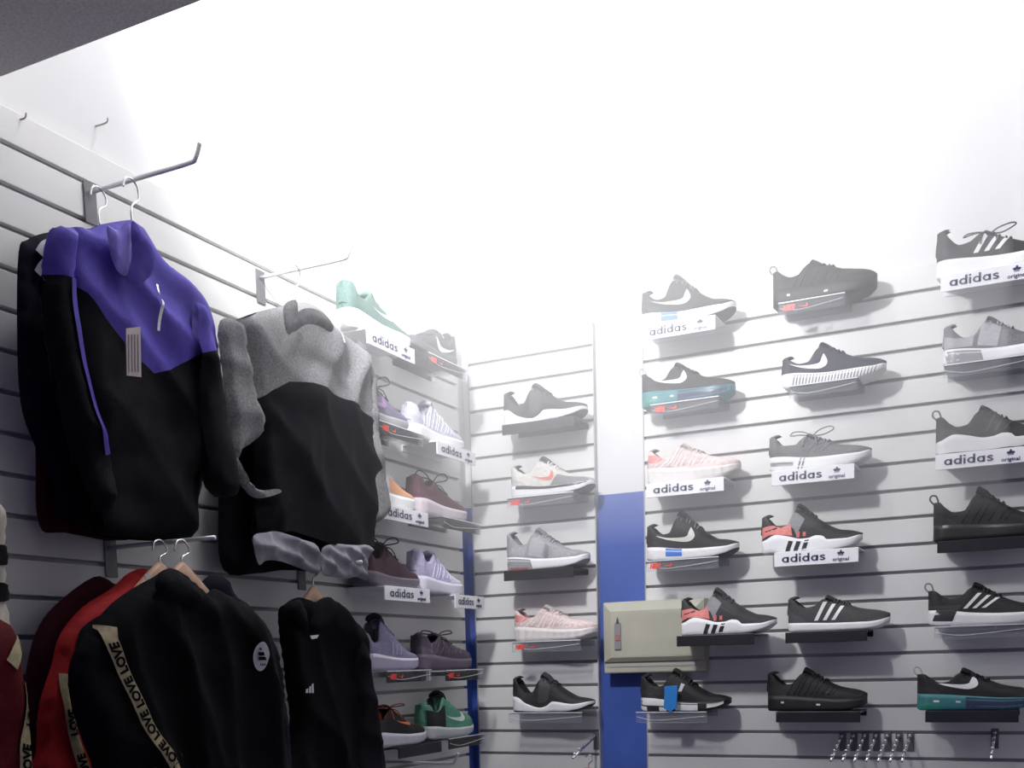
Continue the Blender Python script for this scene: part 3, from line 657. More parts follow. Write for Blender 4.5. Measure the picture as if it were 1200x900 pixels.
# ------------------------------------------------------------------ chrome hooks
def faceout(px, py, ext, drop, label, tip=True):
    b = at(px, py, 0, 0.0)
    r = empty('display_hook', (0, b.y, b.z), 0, label, 'hook', 'display arms on the left wall')
    bm = bmesh.new(); bbox(bm, (.0005, -.016, -.060), (.004, .016, .018), 0, .001); from_bm('wall_plate', bm, STEEL, r)
    pts = [(.004, 0, 0), (ext * .5, 0, -drop * .5), (ext - .03, 0, -drop), (ext - .012, 0, -drop + .006), (ext, 0, -drop + .030)] if tip else [(.004, 0, 0), (ext, 0, -drop)]
    tube('arm', smooth_path(pts, 5), .0045, SATIN, r, 8)
    return r, b
faceout(104, 226, .29, -.0, 'chrome display arm holding the purple jacket')
faceout(304, 326, .27, -.0, 'chrome display arm holding the grey jacket')
faceout(128, 642, .28, .0, 'chrome display arm above the black jacket with lettered tape', False)
faceout(352, 664, .19, .0, 'chrome display arm holding the plain black jacket, under the grey hem', False)
faceout(446, 893, .26, -.0, 'chrome display arm at the bottom beside the corner shelves')
def prong(px, py, label, grp, ext=.20, drop=.055):
    b = at(px, py, 1, 0.0)
    r = empty('waterfall_hook', (b.x, 0, b.z), 0, label, 'hook', grp)
    bm = bmesh.new(); bbox(bm, (-.010, -.004, -.045), (.010, -.0005, .010), 0, .001); from_bm('wall_plate', bm, STEEL, r)
    tube('arm', [(0, -.004, 0), (0, -ext, -drop)], .0038, CHROME, r, 8)
    for i in range(5):
        t = (i + .6) / 5; V, Fc = tube_geo([(0, -ext * t, -drop * t + .002), (0, -ext * t, -drop * t + .008), (0, -ext * t, -drop * t + .012)], [.003, .0055, .003], 8)
        build('stud', V, Fc, CHROME, r)
for i, lab in enumerate(['leftmost of the seven chrome waterfall hooks', 'second from the left of the seven chrome hooks', 'third from the left of the seven chrome hooks', 'middle one of the seven chrome waterfall hooks', 'third from the right of the seven chrome hooks', 'second from the right of the seven chrome hooks', 'rightmost of the seven chrome waterfall hooks']):
    prong(988 + i * 13.2, 862, lab + ' below the black shelf', 'row of chrome waterfall hooks')
prong(1166, 858, 'lone chrome waterfall hook in the lower right corner', 'single chrome waterfall hooks')
prong(699, 862, 'lone chrome waterfall hook at the right edge of the narrow bay', 'single chrome waterfall hooks')
def nail(px, py, axis, label, wall=.022, ln=.02):
    p = at(px, py, axis, wall if axis == 1 else -wall); d = Vector((0, -1, 0)) if axis == 1 else Vector((1, 0, 0))
    o = tube('nail', smooth_path([p, p + d * ln, p + d * (ln + .004) + Vector((0, 0, .008))], 3), .0016, mat('dull_metal', (.35, .34, .33), .5, metal=.6), None, 6)
    tag(o, label, 'nail', 'nails in the white wall')
nail(848, 150, 1, 'left one of two small nails high on the back wall', ln=.012); nail(875, 144, 1, 'right one of two small nails high on the back wall', ln=.012)
nail(112, 148, 0, 'bent nail in the white wall above the purple jacket', ln=.03); nail(337, 266, 0, 'thin nail in the white wall above the grey jacket', ln=.02); nail(24, 140, 0, 'small nail by the top edge of the slat panel at the far left', wall=0, ln=.012)

# ------------------------------------------------------------------ clothes
def seg_d(p, a, b):
    ab = b - a; t = max(0, min(1, (p - a).dot(ab) / max(1e-9, ab.length_squared))); return (p - a - ab * t).length
def inside(p, poly):
    c = False; n = len(poly)
    for i in range(n):
        a, b = poly[i], poly[i - 1]
        if (a.y > p.y) != (b.y > p.y) and p.x < (b.x - a.x) * (p.y - a.y) / (b.y - a.y) + a.x: c = not c
    return c
def outline(px, x, k=4, rnd=True):
    P = [at(a, b, 0, x) for a, b in px]; P = [Vector((p.y, p.z)) for p in P]
    if not rnd: return P
    n = len(P); out = []
    for i in range(n):
        p0, p1, p2, p3 = P[i - 1], P[i], P[(i + 1) % n], P[(i + 2) % n]
        for j in range(k):
            t = j / k; out.append(.5 * ((2 * p1) + (p2 - p0) * t + (2 * p0 - 5 * p1 + 4 * p2 - p3) * t * t + (3 * p1 - p0 - 3 * p2 + p3) * t ** 3))
    return out
class Puff:
    """an inflated piece of clothing in a plane parallel to the left wall"""
    def __init__(s, union, x, T, R=.06, folds=(), seed=0, back=.6, tilt=0):
        s.u = union; s.x = x; s.T = T; s.R = R; s.tilt = tilt or (0, 0); s.c0 = sum(union, Vector((0, 0))) / len(union); s.f = folds; s.seed = seed; s.back = back
    def d(s, p): return min(seg_d(p, s.u[i - 1], s.u[i]) for i in range(len(s.u)))
    def front(s, p):
        d = s.d(p) if inside(p, s.u) else 0
        q = min(1, d / s.R); h = s.T * math.sqrt(max(0, 1 - (1 - q) ** 2))
        v = 0
        for ang, lam, amp, wob in s.f:
            n = noise.noise(Vector((p.x * 3.1, p.y * 3.1, s.seed)))
            c = math.cos(ang) * p.x + math.sin(ang) * p.y
            sn = math.sin(math.pi * c / lam + wob * n * 6 + s.seed); v += amp * (1.1 - 2 * abs(sn) ** .8)
        v += .006 * noise.noise(Vector((p.x * 14, p.y * 14, s.seed + 5)))
        return s.x + h + v * min(1, d / (s.R * .6)) + s.tilt[0] * (p.x - s.c0.x) + s.tilt[1] * (p.y - s.c0.y)
    def backx(s, p):
        d = s.d(p) if inside(p, s.u) else 0
        q = min(1, d / s.R); return s.x - s.back * s.T * math.sqrt(max(0, 1 - (1 - q) ** 2)) + s.tilt[0] * (p.x - s.c0.x) + s.tilt[1] * (p.y - s.c0.y)
    def piece(s, name, poly, m, parent, res=.012, lift=0, both=True):
        pts = []
        n = len(poly)
        for i in range(n):
            a, b = poly[i], poly[(i + 1) % n]; k = max(1, int((b - a).length / res))
            for j in range(k): pts.append(a.lerp(b, j / k))
        nb = len(pts); rnd = random.Random(s.seed)
        x0 = min(p.x for p in poly); x1 = max(p.x for p in poly); y0 = min(p.y for p in poly); y1 = max(p.y for p in poly)
        iy = 0; y = y0
        while y < y1:
            xx = x0 + (res * .5 if iy % 2 else 0)
            while xx < x1:
                p = Vector((xx + rnd.uniform(-.1, .1) * res, y + rnd.uniform(-.1, .1) * res))
                if inside(p, poly) and min(seg_d(p, poly[i - 1], poly[i]) for i in range(n)) > res * .5: pts.append(p)
                xx += res
            y += res * .87; iy += 1
        co, _, fa, _, _, _ = delaunay_2d_cdt(pts, [], [list(range(nb))], 1, 1e-5)
        V = [(s.front(p) + lift, p.x, p.y) for p in co]; F_ = []
        for f in fa:
            a, b, c = (co[i] for i in f[:3])
            F_.append(tuple(f) if (b - a).cross(c - a) > 0 else tuple(f)[::-1])
        if both:
            k = len(V); V += [(s.backx(p) - .0005, p.x, p.y) for p in co]; F_ += [tuple(i + k for i in f)[::-1] for f in F_[:]]
        return build(name, V, F_, m, parent)
def fabric(name, c, rough=.85, var=.12, vs=90, sheen=0, bump=.35, bs=500): return mat(name, c, rough, var=var, vscale=vs, sheen=sheen, bump=bump, bscale=bs, spec=.12)
F_PURPLE = fabric('purple_nylon', (.095, .072, .40), .6, .06)
F_BLACK = fabric('black_fabric', (.006, .006, .009), .8)
F_JET = fabric('jet_fabric', (.0022, .0022, .0035), .85)
F_NAVY = fabric('navy_fabric', (.006, .006, .015), .8)
F_MAROON = fabric('maroon_fabric', (.045, .006, .012), .8)
F_RED = fabric('red_fabric', (.36, .018, .020), .7)
F_GREY = fabric('grey_marl', (.22, .22, .225), .9, .30, 220)
F_SILVER = fabric('silver_lining', (.30, .30, .34), .6, .25, 20)
F_TAPE = fabric('gold_tape', (.42, .36, .22), .6, .25, 60)
F_WHITE = fabric('white_stripe', (.62, .60, .64), .7, .05)
F_CREAM = fabric('cream_fabric', (.50, .46, .40), .8)
F_CARD = mat('grey_card', (.42, .36, .36), .6)
PI = math.pi
VF = [(.10, .13, .006, .5), (.5, .25, .007, .5)]                     # mostly upright folds
DF = [(.9, .15, .006, .5), (-.45, .22, .006, .5), (.1, .30, .006, .4)]
def ribbon(name, path, puff, wd, m, parent, lift=.004):
    pth = smooth_path([(p.x, p.y, 0) for p in path], 6); V = []; F_ = []
    for i, p in enumerate(pth):
        t = (pth[min(i + 1, len(pth) - 1)] - pth[max(i - 1, 0)]).normalized(); nn = Vector((-t.y, t.x, 0))
        for e in (-1, -.33, .33, 1):
            q = p + nn * (wd * .5 * e); V.append((puff.front(Vector((q.x, q.y))) + lift, q.x, q.y))
        if i:
            for e in range(3): F_.append((4 * i - 4 + e, 4 * i - 3 + e, 4 * i + 1 + e, 4 * i + e))
    return build(name, V, F_, m, parent)
def ribbon_text(body, path, puff, size, m, parent, start=.02, gap=.03, reps=4, lift=.006):
    pth = smooth_path([(p.x, p.y, 0) for p in path], 6); acc = [0]
    for a, b in zip(pth, pth[1:]): acc.append(acc[-1] + (b - a).length)
    vs, fs = text_geo(body, size, .0008); wx = max(v.x for v in vs); V = []; F_ = []
    def at_s(s):
        i = max(j for j in range(len(acc)) if acc[j] <= s); i = min(i, len(pth) - 2); t = (s - acc[i]) / (acc[i + 1] - acc[i])
        return pth[i].lerp(pth[i + 1], t), (pth[i + 1] - pth[i]).normalized()
    s0 = start
    for _ in range(reps):
        if s0 + wx > acc[-1]: break
        b0 = len(V)
        for v in vs:
            p, t = at_s(s0 + v.x); nn = Vector((-t.y, t.x, 0)); q = p + nn * (v.y - size * .35)
            V.append((puff.front(Vector((q.x, q.y))) + lift + v.z, q.x, q.y))
        build('lettering', V[b0:], fs, m, parent, smooth=False); s0 += wx + gap
def yz(px, x): p = [at(a, b, 0, x) for a, b in px]; return [Vector((q.y, q.z)) for q in p]
def hanger(px, py, x, zarm_px, m, label, drop_px, cat='hanger', grp='hangers', wood=False, span=.15):
    """hook over the arm, neck and two sloping shoulders, in the plane of the garment"""
    c = at(px, py, 0, x); neck = at(px, drop_px, 0, x).z; top = c.z
    r = empty('clothes_hanger', (x, c.y, neck), 0, label, cat, grp)
    h = top - neck
    tube('hook', smooth_path([(0, 0, 0), (0, .001, h * .45), (0, .020, h * .72), (0, .019, h + .002), (0, .004, h + .012), (0, -.012, h + .006), (0, -.017, h - .010)], 6), .0021, CHROME, r, 7)
    V = []; F_ = []
    n = 16; hh = .020 if wood else .006; th = .010 if wood else .005
    for i in range(n + 1):
        t = i / n * 2 - 1; y = t * span; z = (-.075 if wood else -.12) * abs(t) ** 1.2 - (.004 if wood else .012); k = hh * (1.5 - .5 * abs(t)) if wood else hh
        for k2 in range(8): a = k2 * PI / 4; V.append((th * math.cos(a), y, z - k * .5 + k * math.sin(a)))
        if i:
            for k2 in range(8): F_.append(((i - 1) * 8 + k2, (i - 1) * 8 + (k2 + 1) % 8, i * 8 + (k2 + 1) % 8, i * 8 + k2))
    F_ += [tuple(range(8)), tuple(range(n * 8, n * 8 + 8))]
    build('shoulder_bar', V, F_, m, r)
WPLA = mat('pale_plastic', (.6, .6, .62), .3)
hanger(152, 216, .14, 0, WPLA, 'wire hanger in the purple jacket', 262)
hanger(114, 226, .05, 0, WPLA, 'wire hanger of the navy jacket behind the purple one', 262)
hanger(345, 316, .13, 0, WPLA, 'wire hanger in the grey jacket', 356)
def garment(name, label, grp='hanging jackets', cat='jacket'):
    return empty(name, (0, 0, 0), 0, label, cat, grp)
def base_at(r, p):
    """move the root to the thing's own place without moving its parts"""
    r.location = p
    for ch in r.children: ch.matrix_parent_inverse = Matrix.Translation(-Vector(p))

# --- navy jacket at the back of the upper left arm, and the maroon one behind it
r = garment('jacket', 'dark maroon garment hanging lowest behind the purple jacket')
u = outline([(44, 440), (80, 430), (160, 450), (165, 620), (75, 624), (46, 615), (42, 540)], .03)
Puff(u, .03, .012, folds=VF, seed=3).piece('body', u, F_MAROON, r); base_at(r, (.03, -1.72, Z0 - .7))
r = garment('jacket', 'navy jacket with white stripes on its sleeve, behind the purple jacket')
X = .062
u = outline([(22, 295), (32, 281), (58, 272), (110, 268), (150, 275), (210, 350), (235, 440), (228, 600), (120, 615), (78, 612), (60, 560), (40, 520), (24, 470), (20, 380)], X)
P = Puff(u, X, .022, folds=VF, seed=5); P.piece('body', u, F_NAVY, r)
ribbon('white_stripe', yz([(38, 300), (44, 291), (53, 287)], X), P, .018, F_WHITE, r, .006)
ribbon('white_stripe', yz([(37, 322), (42, 312), (49, 305)], X), P, .014, F_WHITE, r, .006)
base_at(r, (X, -1.66, Z0 - .1))
# --- purple jacket
r = garment('jacket', 'purple and black zip jacket hanging at the upper left'); X = .135
body = [(74, 266), (100, 270), (118, 263), (152, 259), (180, 302), (204, 322), (226, 344), (240, 372), (249, 410), (246, 470), (232, 540), (226, 580), (221, 630), (180, 634), (112, 628), (98, 560), (82, 480), (72, 400), (70, 330)]
u = outline(body, X); P = Puff(u, X, .050, R=.055, folds=DF, seed=1)
yoke = [(72, 268), (100, 270), (118, 263), (152, 259), (180, 302), (204, 322), (226, 344), (240, 372), (249.4, 411), (214, 418), (180, 437), (163, 441), (142, 425), (112, 386), (84, 348), (70.5, 334)]
yk = yz(yoke, X)
low = yz([(249.4, 411), (246, 470), (232, 540), (226, 580), (221, 630), (180, 634), (112, 628), (98, 560), (82, 480), (72, 400), (70.5, 334), (84, 348), (112, 386), (142, 425), (163, 441), (180, 437), (214, 418)], X)
P.piece('body', low, F_BLACK, r); P.piece('yoke', yk, F_PURPLE, r)
ul = outline([(58, 270), (72, 266), (84, 275), (82, 330), (96, 430), (122, 530), (130, 590), (104, 600), (86, 540), (60, 430), (48, 350), (49, 322)], X + .012)
PL = Puff(ul, X + .012, .040, R=.045, folds=[(1.2, .13, .007, .6)], seed=2)
PL.piece('sleeve', yz([(49, 322), (60, 326), (72, 329), (82, 330), (87, 370), (96, 430), (108, 480), (122, 530), (129, 562), (130, 590), (118, 600), (104, 600), (94, 570), (86, 540), (72, 485), (60, 430), (52, 390), (48, 350)], X + .012), F_BLACK, r)
PL.piece('sleeve_cap', yz([(58, 270), (65, 266), (73, 266), (80, 269), (84, 277), (83, 300), (82, 330), (72, 329), (60, 326), (49, 322), (51, 300), (53, 285)], X + .012), F_PURPLE, r, lift=.001)
ribbon('sleeve_piping', yz([(70, 330), (76, 380), (86, 440), (100, 500), (112, 535)], X + .012), PL, .014, F_PURPLE, r)
ur = outline([(228, 352), (242, 372), (250, 412), (260, 470), (272, 540), (276, 578), (256, 584), (238, 560), (232, 480), (228, 420)], X + .055)
PR = Puff(ur, X + .055, .030, R=.040, folds=[(1.4, .12, .006, .6)], seed=4)
PR.piece('sleeve', yz([(230, 415), (240, 413), (250, 411), (255, 440), (260, 470), (267, 508), (272, 540), (275, 560), (275, 578), (266, 583), (254, 582), (240, 564), (235, 520), (232, 480), (230, 445)], X + .055), F_BLACK, r)
PR.piece('sleeve_cap', yz([(228, 354), (235, 360), (242, 372), (247, 392), (250, 411), (240, 413), (230, 415), (228, 395)], X + .055), F_PURPLE, r)
uc = outline([(121, 266), (136, 270), (152, 258), (156, 280), (155, 305), (152, 322), (140, 318), (131, 305), (125, 288)], X + .075)
Puff(uc, X + .075, .006, R=.008, seed=6, tilt=(-.2, .1)).piece('collar', uc, fabric('light_purple_nylon', (.17, .14, .52), .5, .06), r)
uc = outline([(153, 260), (166, 274), (176, 292), (181, 314), (172, 328), (164, 335), (154, 324), (156, 300)], X + .085)
Puff(uc, X + .085, .007, R=.008, seed=6, tilt=(.15, .1)).piece('collar_flap', uc, F_PURPLE, r)
ribbon('zip', yz([(163, 338), (164, 365), (165, 392)], X), P, .006, CHROME, r, .008)
o = flat_tag('hang_tag', [(147, 385), (164, 383), (165, 442), (148, 440)], 0, X + .085, F_CARD, None, None, parent=r)
for q in range(4): flat_tag('tag_line', [(150 + 3.6 * q, 392), (151.4 + 3.6 * q, 392), (152 + 3.6 * q, 436), (150.6 + 3.6 * q, 436)], 0, X + .0868, mat('tag_print', (.16, .13, .15), .6), None, None, .0003, parent=r)
base_at(r, (X, -1.55, Z0 - .15))
# --- grey jacket and the dark garment behind it
r = garment('jacket', 'plain dark garment hanging behind the grey and black jacket'); X = .055
u = outline([(262, 470), (300, 450), (396, 470), (404, 560), (400, 660), (330, 668), (300, 672), (262, 668), (256, 600)], X)
Puff(u, X, .022, folds=VF, seed=8).piece('body', u, F_BLACK, r); base_at(r, (X, -1.2, Z0 - .5))
r = garment('jacket', 'grey marl and black zip jacket with a shiny grey hem'); X = .125
body = [(276, 376), (300, 366), (328, 359), (350, 354), (368, 362), (386, 384), (410, 402), (424, 430), (434, 480), (438, 540), (434, 600), (432, 640), (430, 678), (376, 672), (330, 664), (304, 658), (297, 630), (300, 590), (298, 540), (296, 480), (290, 420)]
u = outline(body, X); P = Puff(u, X, .048, R=.05, folds=DF, seed=9)
P.piece('yoke', yz([(276, 376), (300, 366), (328, 359), (350, 354), (368, 362), (386, 384), (410, 402), (424, 430), (434, 494), (428, 496), (418, 488), (400, 476), (372, 462), (345, 452), (322, 450), (306, 460), (296, 468), (290, 420)], X), F_GREY, r)
P.piece('body', yz([(296, 468), (306, 460), (322, 450), (345, 452), (372, 462), (400, 476), (418, 488), (428, 496), (434, 494), (438, 540), (434, 600), (432, 641), (404, 640), (376, 641), (350, 632), (326, 624), (297, 628), (300, 590), (298, 540)], X), F_BLACK, r)
for hp, sd in (([(297, 628), (312, 624), (326, 623), (350, 631), (373, 641), (374, 672), (352, 666), (330, 658), (312, 657), (304, 662), (299, 648)], 11), ([(378, 642), (392, 637), (404, 638), (418, 639), (432, 640), (431, 660), (430, 680), (418, 676), (404, 678), (390, 676), (378, 673), (377, 656)], 12)):
    up_ = outline(hp, X + .045); ph = Puff(up_, X + .045, .012, R=.012, folds=[(1.2, .045, .007, .9), (.2, .07, .006, .7)], seed=sd); ph.piece('hem', up_, F_SILVER, r, .008)
ul = outline([(256, 382), (270, 373), (283, 386), (291, 425), (300, 468), (308, 503), (296, 518), (282, 528), (280, 542), (290, 562), (304, 574), (326, 573), (328, 578), (303, 584), (288, 576), (275, 548), (268, 500), (261, 440)], X + .045)
Puff(ul, X + .045, .018, R=.02, folds=[(1.2, .10, .004, .7)], seed=12).piece('sleeve', ul, F_GREY, r)
ul = outline([(418, 398), (428, 414), (436, 460), (441, 520), (452, 586), (450, 604), (434, 612), (430, 560), (428, 495), (424, 440)], X + .02)
Puff(ul, X + .02, .030, R=.03, folds=[(1.2, .10, .006, .7)], seed=13).piece('sleeve', ul, F_GREY, r)
uc = outline([(329, 360), (340, 352), (349, 354), (351, 372), (346, 386), (340, 392), (333, 384)], X + .07)
Puff(uc, X + .07, .006, R=.008, seed=6, tilt=(-.2, .1)).piece('collar', uc, F_GREY, r)
uc = outline([(351, 366), (362, 361), (376, 368), (386, 382), (384, 390), (372, 382), (360, 380), (350, 388), (347, 384)], X + .08)
Puff(uc, X + .08, .007, R=.008, seed=6, tilt=(.15, .1)).piece('collar_flap', uc, fabric('dark_grey_marl', (.12, .12, .125), .9, .2), r)
ribbon('zip', yz([(378, 388), (379, 396), (379, 406)], X), P, .007, CHROME, r, .008)
base_at(r, (X, -1.15, Z0 - .3))
# --- lower garments
r = garment('jacket', 'maroon jacket hanging behind the red one at the lower left'); X = .07
u = outline([(110, 676), (134, 684), (170, 700), (180, 800), (180, 960), (10, 960), (22, 860), (30, 790), (42, 742), (64, 710)], X)
Puff(u, X, .025, R=.04, folds=VF, seed=14).piece('body', u, F_MAROON, r); base_at(r, (X, -1.65, Z0 - 1))
r = garment('jacket', 'red jacket with lettered tape, between the maroon and the black jacket'); X = .135
u = outline([(150, 672), (172, 667), (182, 690), (200, 760), (200, 960), (40, 960), (42, 880), (46, 826), (60, 780), (70, 744), (96, 712), (130, 690)], X)
P = Puff(u, X, .03, R=.04, folds=VF, seed=15); P.piece('body', u, F_RED, r)
tp = yz([(90, 930), (83, 905), (76, 880), (70, 852), (67, 830), (65, 808), (66, 790)], X); ribbon('lettered_tape', tp, P, .022, F_TAPE, r); ribbon_text('LOVE', tp, P, .020, F_JET, r, .03, .035, 3)
P.piece('black_panel', outline([(78, 752), (100, 724), (140, 708), (160, 720), (160, 860), (112, 850), (84, 815)], X), F_BLACK, r, lift=.003, both=False)
o = flat_tag('collar_label', [(169, 673), (175, 672), (176, 678), (170, 679)], 0, X + .055, F_WHITE, None, None, parent=r)
base_at(r, (X, -1.6, Z0 - 1))
hanger(186, 640, .17, 0, WOOD, 'wooden hanger in the red jacket, left of the black jacket hanger', 664, wood=True, span=.10)
hanger(212, 640, .27, 0, WOOD, 'wooden hanger in the black jacket with lettered tape', 664, wood=True, span=.10)
hanger(366, 664, .15, 0, WOOD, 'wooden hanger in the plain black jacket below the grey one', 690, wood=True, span=.09)
r = garment('jacket', 'black jacket beside the badge jacket, its collar showing at the right'); X = .195
u = outline([(238, 680), (262, 676), (270, 695), (296, 714), (325, 770), (334, 830), (338, 880), (338, 960), (220, 960), (215, 740)], X)
Puff(u, X, .025, R=.04, folds=VF, seed=17).piece('body', u, F_NAVY, r); base_at(r, (X, -1.4, Z0 - 1))
r = garment('jacket', 'black jacket with a gold lettered tape and round white badge'); X = .285
u = outline([(180, 676), (194, 667), (208, 668), (220, 680), (238, 697), (250, 690), (266, 698), (292, 716), (312, 744), (320, 800), (324, 860), (326, 960), (116, 960), (108, 900), (96, 866), (84, 828), (80, 790), (88, 762), (106, 736), (130, 708), (158, 688)], X)
P = Puff(u, X, .045, R=.05, folds=VF, seed=16, back=.4); P.piece('body', u, F_JET, r)
tp = yz([(186, 912), (176, 893), (160, 868), (150, 850), (141, 828), (128, 795), (117, 768), (112, 750), (113, 734)], X)
ribbon('lettered_tape', tp, P, .024, F_TAPE, r); ribbon_text('LOVE', tp, P, .023, F_JET, r, .030, .009, 7)
uc = outline([(182, 682), (190, 669), (204, 667), (216, 676), (236, 696), (232, 712), (208, 706), (186, 698)], X + .04)
Puff(uc, X + .04, .014, R=.02, seed=18).piece('collar', uc, F_BLACK, r)
c = at(283, 770, 0, X); V = []; F_ = []
for q in range(28):
    a = q * 2 * PI / 28; p = Vector((c.y + .017 * math.cos(a), c.z + .029 * math.sin(a))); V.append((P.front(p) + .005, p.x, p.y))
V.append((P.front(Vector((c.y, c.z))) + .006, c.y, c.z)); F_ = [(i, (i + 1) % 28, 28) for i in range(28)]
bd = build('badge', V, F_, F_WHITE, r)
xb = P.front(Vector((c.y, c.z))) + .009
for j, (hw, zz, hh) in enumerate(((.008, .015, .002), (.012, .005, .0035), (.012, -.004, .0035))):
    V = [(xb, c.y - hw, c.z + zz - hh), (xb, c.y + hw, c.z + zz - hh), (xb, c.y + hw, c.z + zz + hh), (xb, c.y - hw, c.z + zz + hh)]
    build('badge_bar', V, [(0, 1, 2, 3)], F_JET, bd, smooth=False)
V = []; F_ = []
for q in (-1, 0, 1): b0 = len(V); V += [(xb, c.y + q * .006 - .0028, c.z - .018), (xb, c.y + q * .006 + .0028, c.z - .018), (xb, c.y + q * .006, c.z - .012)]; F_.append((b0, b0 + 1, b0 + 2))
build('badge_bar', V, F_, F_JET, bd, smooth=False)
base_at(r, (X, -1.4, Z0 - 1))
# --- plain black jacket to the right
r = garment('jacket', 'plain black zip jacket on a wooden hanger beside the corner shelves'); X = .15
u = outline([(326, 722), (334, 708), (350, 700), (368, 704), (388, 702), (408, 724), (422, 742), (430, 790), (440, 850), (444, 900), (440, 960), (330, 960), (340, 860), (334, 790)], X)
P = Puff(u, X, .04, R=.045, folds=VF, seed=19, back=.4); P.piece('body', u, F_JET, r)
ul = outline([(404, 726), (422, 742), (431, 790), (441, 850), (446, 960), (414, 960), (414, 840), (408, 780)], X + .02)
Puff(ul, X + .02, .030, R=.035, folds=[(1.2, .1, .005, .6)], seed=20).piece('sleeve', ul, F_BLACK, r)
V = []; F_ = []
for q in range(3):
    xx = 363 + 3.2 * q; b0 = len(V); hgt = 4 + 3 * q
    for a, b in ((xx, 812), (xx + 2.2, 812), (xx + 2.2, 812 - hgt - 1.5), (xx, 812 - hgt)):
        p = at(a, b, 0, X + .05); V.append((P.front(Vector((p.y, p.z))) + .004, p.y, p.z))
    F_.append((b0, b0 + 1, b0 + 2, b0 + 3))
build('mountain_emblem', V, F_, F_WHITE, r, smooth=False)
flat_tag('neck_label', [(363, 745), (373, 744), (371, 748), (365, 749)], 0, X + .058, F_WHITE, None, None, parent=r)
uc = outline([(334, 710), (350, 702), (358, 716), (362, 738), (350, 732), (340, 720)], X + .036); Puff(uc, X + .036, .009, R=.012, seed=21).piece('collar', uc, F_BLACK, r)
uc = outline([(372, 704), (388, 700), (396, 716), (386, 732), (366, 738), (366, 718)], X + .036); Puff(uc, X + .036, .009, R=.012, seed=21).piece('collar', uc, F_BLACK, r)
base_at(r, (X, -1.05, Z0 - 1))
# --- jackets cut by the left edge
r = garment('jacket', 'dark red jacket with lettered tape cut off by the left edge'); X = .20
u = outline([(-40, 726), (-8, 722), (10, 740), (18, 790), (23, 850), (22, 960), (-90, 960), (-80, 780)], X)
P = Puff(u, X, .05, R=.06, folds=VF, seed=22); P.piece('body', u, fabric('dark_red_fabric', (.09, .007, .010), .75), r)
tp = yz([(4, 930), (6, 880), (11, 850), (15, 815), (15, 800)], X); ribbon('lettered_tape', tp, P, .024, F_TAPE, r); ribbon_text('LOVE', tp, P, .022, F_JET, r, .03, .03, 3)
tp = yz([(-12, 780), (-2, 764), (8, 752)], X); ribbon('lettered_tape', tp, P, .026, F_TAPE, r)
base_at(r, (X, -1.85, Z0 - 1))
r = garment('jacket', 'cream and black garment showing as a sliver at the left edge'); X = .16
u = outline([(-60, 590), (-14, 584), (1, 594), (4, 640), (6, 700), (10, 770), (-60, 770)], X)
P = Puff(u, X, .03, R=.04, folds=VF, seed=23); P.piece('body', u, F_CREAM, r)
P.piece('dark_band', outline([(-40, 640), (3, 642), (4, 662), (-40, 660)], X), F_BLACK, r, lift=.003, both=False)
P.piece('dark_band', outline([(-40, 684), (4, 686), (5, 704), (-40, 704)], X), F_BLACK, r, lift=.003, both=False)
base_at(r, (X, -1.85, Z0 - .7))
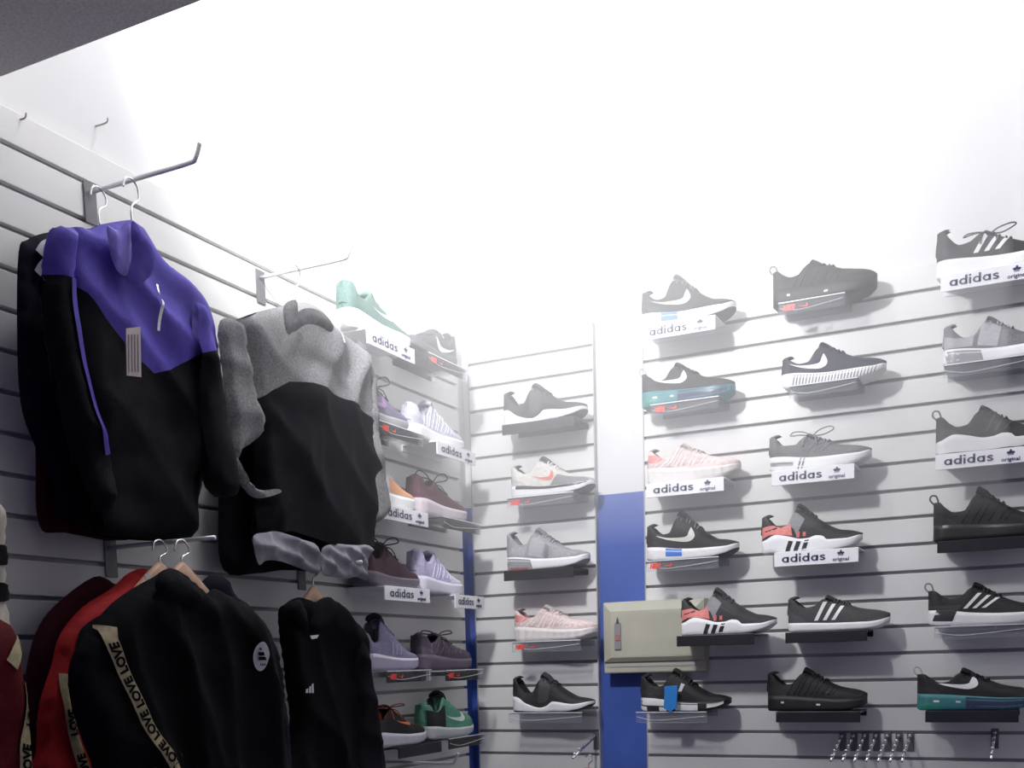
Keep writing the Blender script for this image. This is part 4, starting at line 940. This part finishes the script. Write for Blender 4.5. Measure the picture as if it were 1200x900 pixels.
# --- wooden hanger top at the bottom of the narrow bay
c = at(690, 902, 1, -.20)
r = empty('clothes_hanger', (c.x, -.20, c.z), 0, 'top of a wooden hanger at the bottom of the narrow bay', 'hanger', 'hangers')
tube('hook', smooth_path([(0, 0, .0), (.001, 0, .018), (.012, 0, .028), (.010, 0, .042), (0, 0, .046), (-.010, 0, .038)], 6), .0018, CHROME, r, 7)
V = []; F_ = []
for i in range(17):
    t = i / 8 - 1; x = t * .17; z = -.005 - .075 * abs(t) ** 1.4; k = .013
    for k2 in range(8): a = k2 * PI / 4; V.append((x, .009 * math.cos(a), z + k * math.sin(a)))
    if i:
        for k2 in range(8): F_.append(((i - 1) * 8 + k2, (i - 1) * 8 + (k2 + 1) % 8, i * 8 + (k2 + 1) % 8, i * 8 + k2))
F_ += [tuple(range(8)), tuple(range(128, 136))]
build('shoulder_bar', V, F_, WOOD, r)

# ------------------------------------------------------------------ haze volumes added to imitate lens bloom
def veil(name, a, b, dens, label):
    m = bpy.data.materials.new(name); m.use_nodes = True; nt = m.node_tree; nt.nodes.remove(nt.nodes['Principled BSDF'])
    v = nt.nodes.new('ShaderNodeVolumeScatter'); v.inputs['Color'].default_value = (1, 1, 1, 1); v.inputs['Density'].default_value = dens; v.inputs['Anisotropy'].default_value = 0.0
    nt.links.new(v.outputs[0], nt.nodes['Material Output'].inputs['Volume'])
    o = box(name, a, b, m); return tag(o, label, 'veil' if label else None, None, 'stuff' if label else None)
VEIL = veil('veil', (.001, -.85, Z0 - .62), (1.64, -.001, 4.9), .28, 'bright haze added to imitate camera glare, thickest high in the corner')
veil('veil_layer', (.002, -1.72, Z0 - .35), (1.63, -.86, 4.89), .09, None).parent = VEIL
def veil_ball(c, r, dens, gap):
    bm = bmesh.new(); bmesh.ops.create_icosphere(bm, subdivisions=5, radius=r)
    for co, no in (((gap - c[0], 0, 0), (-1, 0, 0)), ((0, -gap - c[1], 0), (0, 1, 0))):          # the added volume ends at the two walls
        q = bmesh.ops.bisect_plane(bm, geom=bm.verts[:] + bm.edges[:] + bm.faces[:], plane_co=co, plane_no=no, clear_outer=True)
        bmesh.ops.holes_fill(bm, edges=[e for e in q['geom_cut'] if isinstance(e, bmesh.types.BMEdge)], sides=0)
    m = bpy.data.materials.new('veil'); m.use_nodes = True; nt = m.node_tree; nt.nodes.remove(nt.nodes['Principled BSDF'])
    v = nt.nodes.new('ShaderNodeVolumeScatter'); v.inputs['Color'].default_value = (1, 1, 1, 1); v.inputs['Density'].default_value = dens
    nt.links.new(v.outputs[0], nt.nodes['Material Output'].inputs['Volume'])
    o = from_bm('veil_layer', bm, m); o.location = c; return o
for r_, d_ in ((1.35, .085), (.92, .14), (.56, .16)):      # nested volumes shape the imitated bloom, denser towards its middle
    veil_ball((.46, -.26, Z0 + .40), r_, d_, .014 - r_ * .006).parent = VEIL
